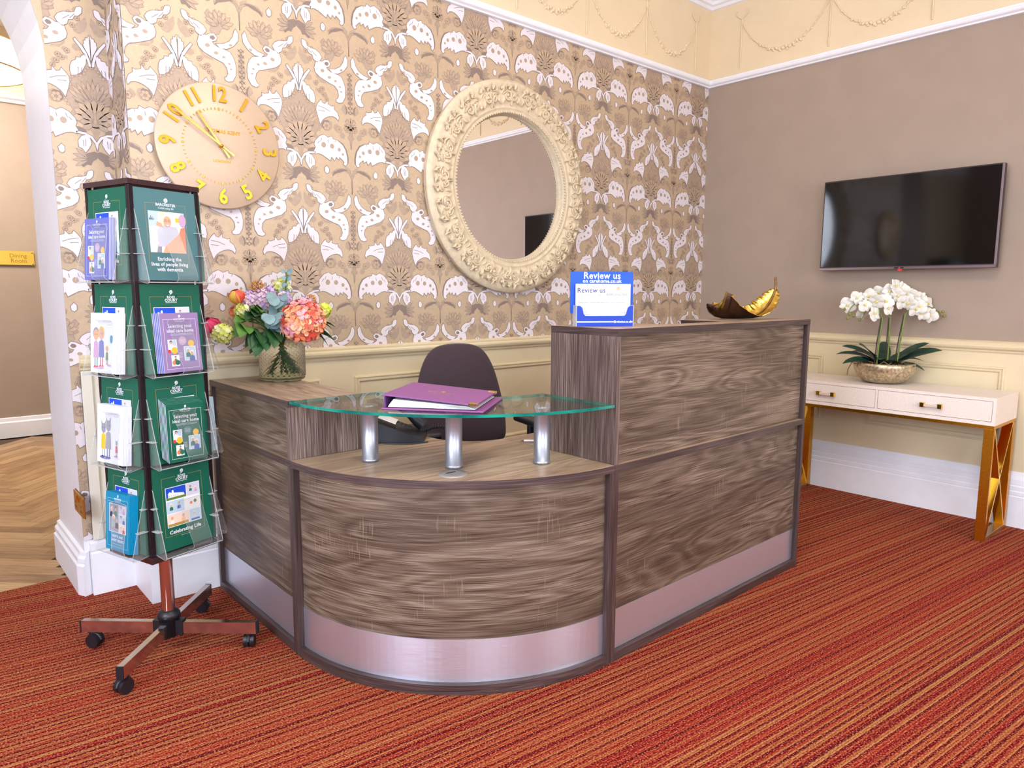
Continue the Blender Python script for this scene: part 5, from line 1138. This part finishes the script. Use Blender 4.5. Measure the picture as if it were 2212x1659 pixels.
def cov_fam(cats):
    pg = Page(.158, .205, .003, WHT, PAGE); pg.r(.0, .178, .052, .1792, GRY); pg.r(.022, .166, .052, .1672, GRY); pg.r(.035, .022, .06, .0228, GRY)
    pg.c(-.03, .018, .034, MAUVE if not cats else VIO, .006); pg.c(.036, .028, .014, MAUVE, .004)
    def fig(x, z, k, body, legs, head, cat=False, hair=None):
        for q in (-.35, .35): pg.r(x+q*k-.14*k, z, x+q*k+.14*k, z+2.2*k, legs)
        pg.p([(x-.95*k, z+1.6*k), (x+.95*k, z+1.6*k), (x+.75*k, z+4.6*k), (x, z+5*k), (x-.75*k, z+4.6*k)], body)
        if hair is not None: pg.c(x, z+6.3*k, 1.05*k, hair, 1.2*k)
        pg.c(x, z+6*k, .85*k, head, 1.05*k)
        if cat:
            for q in (-1, 1): pg.p([(x+q*.75*k, z+6.4*k), (x+q*.85*k, z+7.8*k), (x+q*.2*k, z+6.9*k)], head)
        for q in (-.25, .35): pg.c(x+q*k, z+6.1*k, .1*k, DRK)
        for q in (-.4, .4): pg.c(x+q*k, z, .35*k, DRK if cat else RED, .16*k)
    if cats: fig(-.040, .022, .0165, YEL, GRY, GRY, True); fig(-.010, .020, .0185, GRY, MBL, GRY, True); fig(.040, .03, .0075, RED, DRK, GRY, True)
    else:
        fig(-.045, .022, .018, MAUVE, TEAL, SKIN, False, GRY); fig(-.012, .025, .018, VIO, RED, SKIN, False, YEL); fig(.022, .032, .0085, GRASS, DRK, SKIN, False, YEL)
        pg.c(.048, .118, .0095, CYA, .014); pg.r(.0462, .098, .0472, .105, GRY)
    return pg.mesh()
def cov_resp():
    pg = Page(.146, .208, .003, CYA, CYA); pg.border(-.062, .014, .062, .186, -.022, .022, LBL)
    pg.logo(0, .196, .0055, WHT, CYA); pg.t(0, .186, 'BARCHESTER', .0085, WHT, sx=.8, bold=.0002); pg.t(0, .179, 'Celebrating life', .0058, WHT, shear=.25)
    pg.r(-.052, .066, .052, .168, WHT); pg.r(-.050, .068, .006, .166, GRY); pg.person(-.036, .146, .011, PAGE, DRK); pg.person(-.012, .15, .011, DRK, DGR); pg.person(-.024, .118, .014, WHT, SAGE); pg.person(-.004, .11, .012, GRY, DRK)
    for q, (c1, c2, c3) in enumerate(((PAGE, GRY, MAUVE), (LBL, DRK, MBL), (CRM, HOUSE, RED))):
        zb = .136-.034*q; pg.r(.008, zb, .050, zb+.031, c1); pg.person(.022, zb+.022, .0075, c2, PAGE); pg.person(.038, zb+.02, .0085, HOUSE, c3)
    pg.t(0, .052, 'RESPITE AND', .0125, WHT, bold=.0003, sx=.85); pg.t(0, .0375, 'SHORT BREAKS', .0125, WHT, bold=.0003, sx=.85); pg.r(-.03, .0235, .03, .0245, LBL)
    return pg.mesh()
Rs = Matrix.Translation((SX, SY, 0)) @ Matrix.Rotation(SR, 4, 'Z')
def leaflet(name, me, face, row, x, out, dz, lean, label, cat, group=None, roll=0.0):
    o = bpy.data.objects.new(name, me); COL.objects.link(o)
    M = Rs @ Matrix.Rotation(FACE[face], 4, 'Z') @ Matrix.Translation((x, -out, Z0[row]+dz)) @ Matrix.Rotation(radians(-lean), 4, 'X') @ Matrix.Rotation(radians(roll), 4, 'Y')
    o.matrix_world = M
    return tag(o, label, cat, group)
mR = cov_ross(); mD = cov_dem(); mSp = cov_sel(PURP); mSg = cov_sel(GRN); mSv = cov_sel(VIO); mF = cov_fam(False); mC = cov_fam(True); mY = cov_resp()
leaflet('folder', mD, 0, 3, 0, .1335, .0, 2.0, 'grey teal folder with a smiling grey haired person in the top pocket nearest the desk', 'folder')
leaflet('folder', mR, 0, 2, 0, .1335, .0, 2.0, 'green folder standing behind the lilac booklet on the stand', 'folder')
leaflet('folder', mR, 0, 1, 0, .1335, .0, 2.0, 'green folder standing behind the green booklets on the stand', 'folder')
leaflet('folder', mR, 0, 0, 0, .1335, .0, 2.0, 'green folder with six photos in full view, lowest pocket facing the desk', 'folder')
for r, nm in ((3, 'blue violet booklet'), (2, 'white booklet with drawn people'), (1, 'white booklet with drawn cats'), (0, 'turquoise booklet')):
    leaflet('folder', mR, 1, r, .0, .1335, 0, 2.0, 'green folder standing behind the %s on the stand' % nm, 'folder')
def stack(me, face, row, x, n, front_label, back_label, dxb=0.0, group=None, base=None, roll=0.0, back=None, dzb=0.0):
    for k in range(n):
        front = k == n-1
        leaflet('booklet', me if front or back is None else back, face, row, x+dxb*(n-1-k), .147+.0034*k, .001+dzb*(n-1-k), 4.2, front_label if front else back_label, 'booklet', None if front else group, roll)
stack(mSp, 0, 2, .012, 5, 'lilac booklet about choosing a care home, front of its pocket', 'booklet tucked behind the lilac booklet', -.004, 'spare booklets behind the lilac one', back=mSv)
stack(mSg, 0, 1, .006, 6, 'green booklet about choosing a care home, front of its pocket', 'booklet tucked behind the green booklet', -.0025, 'spare booklets behind the green one', roll=2.0, dzb=.004)
stack(mSv, 1, 3, -.028, 5, 'blue violet booklet in the top left pocket of the stand', 'booklet tucked behind the blue violet booklet', .0025, 'spare booklets behind the blue violet one')
stack(mF, 1, 2, -.022, 6, 'white booklet with a drawn family and a teal balloon', 'white booklet tucked behind the drawn family', .0035, 'spare white booklets behind the drawn family')
stack(mC, 1, 1, -.022, 6, 'white booklet with three drawn cats standing upright', 'white booklet tucked behind the drawn cats', .0035, 'spare white booklets behind the drawn cats')
stack(mY, 1, 0, -.015, 6, 'turquoise booklet about short breaks in the lowest left pocket', 'booklet tucked behind the turquoise booklet', .004, 'spare booklets behind the turquoise one')
# pockets on the far right face
pgs = Page(.146, .205, .003, SAGE, LBL).mesh(); pgb = Page(.146, .205, .003, MBL, LBL).mesh()
for k in range(4): leaflet('folder', mR, 2, 3, 0, .1325+.0045*k, 0, 1.5, 'green folder in the top pocket on the far side of the stand', 'folder', 'folders on the far side')
for k in range(3): leaflet('booklet', pgb, 2, 2, -.02, .136+.004*k, 0, 2.5, 'blue booklet seen edge on in the far side second pocket', 'booklet', 'blue booklets on the far side')
for k in range(9): leaflet('booklet', pgs, 2, 1, -.03, .136+.0042*k, 0, 2.5, 'pale sage booklet seen edge on beside the desk', 'booklet', 'sage booklets on the far side')
for k in range(3): leaflet('booklet', pgb, 2, 0, -.02, .136+.004*k, 0, 2.5, 'blue booklet seen edge on in the far side lowest pocket', 'booklet', 'lowest blue booklets on the far side')

# ------------------------------------------------------------------ vase and flowers
va = thing('flower_vase', 'clear quilted glass vase holding the mixed flowers on the low counter', 'vase', (-3.5, -.212, ZL+.0005), 0)
def vase_mat():
    k = NT('quilted_glass'); k.t.nodes.remove(k.b)
    tr = k.n('ShaderNodeBsdfTransparent'); tr.inputs[0].default_value = (.93, .95, .92, 1)
    gl = k.n('ShaderNodeBsdfGlossy'); gl.inputs['Roughness'].default_value = .04
    rf = k.n('ShaderNodeBsdfRefraction'); rf.inputs['IOR'].default_value = 1.25; rf.inputs[0].default_value = (.96, .97, .94, 1); rf.inputs['Roughness'].default_value = .02
    lw = k.n('ShaderNodeLayerWeight', i_Blend=.35)
    m0 = k.n('ShaderNodeMixShader'); m0.inputs[0].default_value = .8; k.l(tr.outputs[0], m0.inputs[1]); k.l(rf.outputs[0], m0.inputs[2])
    mx = k.n('ShaderNodeMixShader'); k.l(k.math('MULTIPLY', lw.outputs['Facing'], .5), mx.inputs[0]); k.l(m0.outputs[0], mx.inputs[1]); k.l(gl.outputs[0], mx.inputs[2])
    k.l(mx.outputs[0], k.out.inputs[0]); return k.m
VG = vase_mat()
rows = []; K = 64; N = 156
for i in range(K+1):
    t = i/K; z = .0+.182*t
    r = .094 if t < .78 else .094-.042*((t-.78)/.22)**1.6
    if t < .06: r = .094-.016*(1-t/.06)**2
    row = []
    for j in range(N):
        a = 2*pi*j/N; q = 0
        if .12 < t < .93: q = .0042*abs(sin(13*a+t*36))*abs(sin(13*a-t*36))
        row.append(Vector(((r+q)*cos(a), (r+q)*sin(a), z)))
    rows.append(row)
mb = MB(); mb.grid(rows, 0, True, True); mb.add(rows[0], [tuple(reversed(range(N)))], 0); mb.tube([v for v in rows[-1]], .0028, 6, closed=True)
mb.build('vase_body', VG, va)
mb = MB(); mb.lathe([(0, .008), (.084, .008), (.088, .016), (.0885, .026), (0, .027)], n=40); mb.build('vase_water', acrylic('vase_water', (.86, .90, .80, 1), .6, .02, 0.03), va)
G1 = P('flower_stem_green', (70, 104, 44), .55, noise=.2, nscale=50); G2 = P('leaf_dark_green', (42, 88, 44), .5, noise=.35, nscale=30); G3 = P('leaf_mid_green', (92, 142, 58), .5, noise=.3, nscale=26)
EUCA = P('eucalyptus_blue_green', (128, 158, 160), .5, noise=.2, nscale=24); SNOW = P('snowball_lime', (216, 220, 110), .6, noise=.18, nscale=60); SNOW2 = P('snowball_pale', (236, 236, 176), .6, noise=.1, nscale=60)
HYD = [P('hydrangea_coral', (240, 132, 96), .55, noise=.15, nscale=60), P('hydrangea_peach', (250, 178, 130), .55, noise=.12, nscale=60), P('hydrangea_pink', (236, 160, 170), .55, noise=.12, nscale=60), P('hydrangea_red', (222, 84, 66), .55, noise=.12, nscale=60)]
LIL = [P('lilac_pale', (206, 176, 224), .6, noise=.12, nscale=60), P('lilac_pink', (236, 206, 216), .6, noise=.1, nscale=60)]
OCH = P('ochre_cluster', (206, 142, 74), .6, noise=.3, nscale=60)
TULR = [P('tulip_coral', (228, 84, 70), .45, noise=.2, nscale=40), P('tulip_yellow', (240, 196, 80), .45, noise=.15, nscale=40)]
PEO = [P('peony_magenta', (206, 40, 92), .5, noise=.2, nscale=40), P('peony_rose', (238, 110, 140), .5, noise=.15, nscale=40)]
NECK = Vector((-3.5, -.212, 1.135)); FOOTV = Vector((-3.5, -.212, .985))
def flower(name, label, pos, cat='flower', group=None):
    o = thing(name, label, cat, tuple(pos), 0, group); P0 = Vector(pos)
    d = Vector((P0.x-NECK.x, P0.y-NECK.y)); d = d.normalized() if d.length > .01 else Vector((1, 0))
    nk = NECK + Vector((d.x*.022, d.y*.022, .01)); ft = FOOTV + Vector((-d.x*random.uniform(.03, .07), -d.y*random.uniform(.03, .07), 0))
    mid = (P0+nk)/2 + Vector((0, 0, .02))
    low = [ft-P0, (ft*.3+nk*.7)-P0] if cat == 'flower' else []
    mb = MB(); mb.tube(low+[nk-P0, mid-P0, Vector((0, 0, 0))], .0038, 6); mb.build('stem', G1, o)
    return o, (P0-mid).normalized()
def fibo(n, i):
    z = 1-2*(i+.5)/n; a = i*2.39996; r = sqrt(1-z*z); return Vector((r*cos(a), r*sin(a), z))
def floret(mb, c, nrm, s, m, npet=4, roll=0):
    u = nrm.orthogonal().normalized(); v_ = nrm.cross(u)
    for k in range(npet):
        a = roll+2*pi*k/npet; d = u*cos(a)+v_*sin(a); e = nrm.cross(d)
        q = lambda a_, b_, h_: c+d*s*a_+e*s*b_+nrm*s*h_
        mb.add([c, q(.35, .30, .06), q(.72, .50, .12), q(1.05, .32, .26), q(1.12, 0, .32), q(1.05, -.32, .26), q(.72, -.50, .12), q(.35, -.30, .06), q(.7, 0, .06)], [(0, 1, 8), (1, 2, 8), (2, 3, 8), (3, 4, 8), (4, 5, 8), (5, 6, 8), (6, 7, 8), (7, 0, 8)], m, None, True)
def ballhead(o, r, n, mats, s, sq=(1, 1, 1), npet=4, name='flower_head', mw=None):
    mb = MB(); mb.ball((0, 0, 0), r*.8, 0, 12, 8, sq)
    for i in range(n):
        d = fibo(n, i); j = Vector((random.uniform(-.12, .12), random.uniform(-.12, .12), random.uniform(-.12, .12))); q = Vector((d.x*sq[0], d.y*sq[1], d.z*sq[2]))*r*random.uniform(.88, 1.06)
        floret(mb, q, (d+j*2).normalized(), s*random.uniform(.85, 1.15), random.choice(mw or range(len(mats))), npet, random.random()*6)
    return mb.build(name, mats, o)
random.seed(21)
o, d = flower('hydrangea', 'large coral pink hydrangea head, biggest bloom in the vase', (-3.451, -.322, 1.216)); ballhead(o, .086, 190, HYD, .024, (1, 1, .92), mw=(0, 0, 0, 1, 1, 1, 2, 2, 3))
def cup(o, d, r, L_, mats, n=6, layers=2):
    mb = MB(); u = d.orthogonal().normalized(); v_ = d.cross(u)
    for ly in range(layers):
        for k in range(n):
            a = 2*pi*(k+.5*ly)/n; e = u*cos(a)+v_*sin(a); sd = d.cross(e); rr = r*(1-.22*ly); rows = []
            for i in range(7):
                t = i/6; rad = rr*(sin(pi*(.08+.62*t))**.8)*(1 if t < .7 else 1-.45*(t-.7)/.3); wd = rr*.72*sin(pi*(.10+.80*t))
                rows.append([e*rad*(1-.12*abs(q))+sd*wd*q+d*(L_*t) for q in (-1, -.5, 0, .5, 1)])
            mb.grid(rows, (k+ly) % 2 if len(mats) > 1 and random.random() < .45 else 0, True)
    return mb.build('flower_head', mats, o)
o, d = flower('tulip', 'coral and yellow tulip bud at the upper left of the bouquet', (-3.64, -.118, 1.288)); cup(o, Vector((-.35, -.1, 1)).normalized(), .034, .062, TULR)
o, d = flower('peony', 'magenta peony leaning out at the far left of the bouquet', (-3.738, -.078, 1.155)); cup(o, Vector((-.6, -.3, .9)).normalized(), .046, .080, PEO, 7, 3)
o, d = flower('snowball_flower', 'large lime snowball bloom hanging low beside the magenta peony', (-3.731, -.155, 1.167)); ballhead(o, .040, 70, [SNOW, SNOW2], .011, npet=5)
o, d = flower('snowball_flower', 'pale green snowball bloom beneath the coral and yellow tulip', (-3.646, -.158, 1.258)); ballhead(o, .029, 56, [SNOW, SNOW2], .009, npet=5)
o, d = flower('peach_blossom', 'small peach blossom cluster just left of the pale green snowball', (-3.648, -.095, 1.25)); ballhead(o, .022, 26, [HYD[1], HYD[0]], .012, npet=5)
o, d = flower('lilac', 'large pale lilac spray rising at the back left', (-3.548, -.130, 1.29)); ballhead(o, .056, 170, LIL, .0085, (.95, .95, 1.25), npet=4)
o, d = flower('lilac', 'pinkish white lilac spray between ochre cluster and lime snowball', (-3.505, -.125, 1.325)); ballhead(o, .036, 70, [LIL[1], LIL[0]], .0085, (1, 1, 1.2), npet=4)
o, d = flower('berry_cluster', 'ochre berry cluster standing tallest at the left of the bouquet', (-3.562, -.125, 1.36)); mb = MB()
for i in range(60): mb.ball(fibo(60, i)*.030*random.uniform(.7, 1.05), .0045, 0, 5, 4)
mb.build('berries', OCH, o)
o, d = flower('snowball_flower', 'lime snowball bloom at the top of the bouquet', (-3.458, -.133, 1.36)); ballhead(o, .036, 70, [SNOW, SNOW2], .011, npet=5)
o, d = flower('lilac', 'pale lilac spray right above the coral hydrangea', (-3.405, -.28, 1.285)); ballhead(o, .036, 80, LIL, .0085, (1, 1, 1.1), npet=4)
o, d = flower('lilac', 'small lilac spray beside the lime bloom at the far right', (-3.377, -.312, 1.25)); ballhead(o, .026, 50, LIL, .0085, (1, 1, 1.1), npet=4)
o, d = flower('berry_cluster', 'ochre berry cluster at the right of the bouquet', (-3.40, -.30, 1.305)); mb = MB()
for i in range(50): mb.ball(fibo(50, i)*.026*random.uniform(.7, 1.05), .0045, 0, 5, 4)
mb.build('berries', OCH, o)
o, d = flower('snowball_flower', 'bright lime bloom at the far right of the bouquet', (-3.355, -.325, 1.26)); ballhead(o, .030, 60, [P('lime_bright', (204, 214, 60), .6, noise=.2, nscale=60), SNOW], .010, npet=5)
def euc(label, top, nleaf, rl):
    o, d = flower('eucalyptus_sprig', label, top); T0 = Vector(top); mb = MB()
    for k in range(nleaf):
        t = k/(nleaf-1); c_ = (NECK+Vector((0, 0, .03))-T0)*(1-t)*.92; a = k*2.3
        for q in (0, 1):
            e = Vector((cos(a+q*pi), sin(a+q*pi), .35)).normalized(); nrm = (e*-.4+Vector((-.5, -.65, .6))).normalized(); u = nrm.cross(e).normalized(); w_ = u.cross(nrm)
            cc = c_+e*rl*1.05; s_ = rl*random.uniform(.8, 1.1)
            mb.add([cc]+[cc+(w_*cos(2*pi*i/9)*.95+u*sin(2*pi*i/9))*s_+nrm*.004*cos(4*pi*i/9) for i in range(9)], [(0, i+1, (i+1) % 9+1) for i in range(9)], 0, None, True)
    mb.build('round_leaves', EUCA, o); return o
euc('blue green eucalyptus sprig hanging over the front of the vase', (-3.568, -.29, 1.225), 9, .026)
euc('blue green eucalyptus sprig standing in the middle of the bouquet', (-3.515, -.225, 1.31), 9, .025)
euc('slim eucalyptus sprig with small leaves, tallest stem of the bouquet', (-3.455, -.187, 1.425), 9, .014)
def lf(name, label, pos, dirv, L_, w_, mat, n=3):
    o, d = flower(name, label, pos, 'leaf'); D0 = Vector(dirv).normalized()
    for k in range(n):
        a = (k-(n-1)/2)*.8; dd = (D0 + Vector((.75, -.66, 0))*a*.7 + Vector((0, 0, .15*k))).normalized(); mb = MB(); oleaf(mb, (0, 0, 0), dd, L_*(1 if k == n//2 else .8), w_, .03, .05, .5); mb.build('leaf', mat, o)
    return o
lf('foliage_sprig', 'mid green leafy sprig left of the eucalyptus', (-3.62, -.165, 1.215), (-.8, -.4, .0), .085, .030, G3)
lf('foliage_sprig', 'dark green leafy sprig low at the left of the vase neck', (-3.60, -.23, 1.165), (-.6, -.5, -.5), .10, .034, G2)
lf('foliage_sprig', 'dark green leaves just beneath the eucalyptus', (-3.56, -.265, 1.165), (-.3, -.8, -.6), .08, .032, G2)
lf('foliage_sprig', 'green leaves between the tulip and the eucalyptus', (-3.60, -.185, 1.235), (-.3, -.7, .1), .08, .03, G2)
lf('foliage_sprig', 'broad dark leaf beneath the coral hydrangea at the right', (-3.405, -.318, 1.165), (.7, -.6, -.4), .10, .034, G2, 2)
lf('foliage_sprig', 'broad green leaf fan at the lower left of the bouquet', (-3.655, -.215, 1.19), (-.5, -.6, -.3), .075, .034, G3, 3)
lf('foliage_sprig', 'dark leaf fan hanging over the left rim of the vase', (-3.61, -.262, 1.145), (-.5, -.5, -.7), .085, .036, G2, 3)
lf('foliage_sprig', 'small green leaves under the pale lilac spray at the back left', (-3.575, -.165, 1.255), (-.2, -.8, .1), .07, .026, G3, 3)
o, d = flower('lilac', 'mauve lilac spray just right of the coral and yellow tulip', (-3.60, -.128, 1.30)); ballhead(o, .034, 80, LIL, .0085, (.9, .9, 1.3), npet=4)
o, d = flower('lilac', 'pink lilac spray between the lime top bloom and the hydrangea', (-3.475, -.20, 1.31)); ballhead(o, .030, 70, [LIL[1], LIL[0]], .0085, (1, 1, 1.1), npet=4)
lf('foliage_sprig', 'thin dark leaf tip pointing right beyond the hydrangea', (-3.375, -.32, 1.20), (.75, -.6, -.1), .075, .012, G2, 2)

bpy.data.objects.remove(_to);
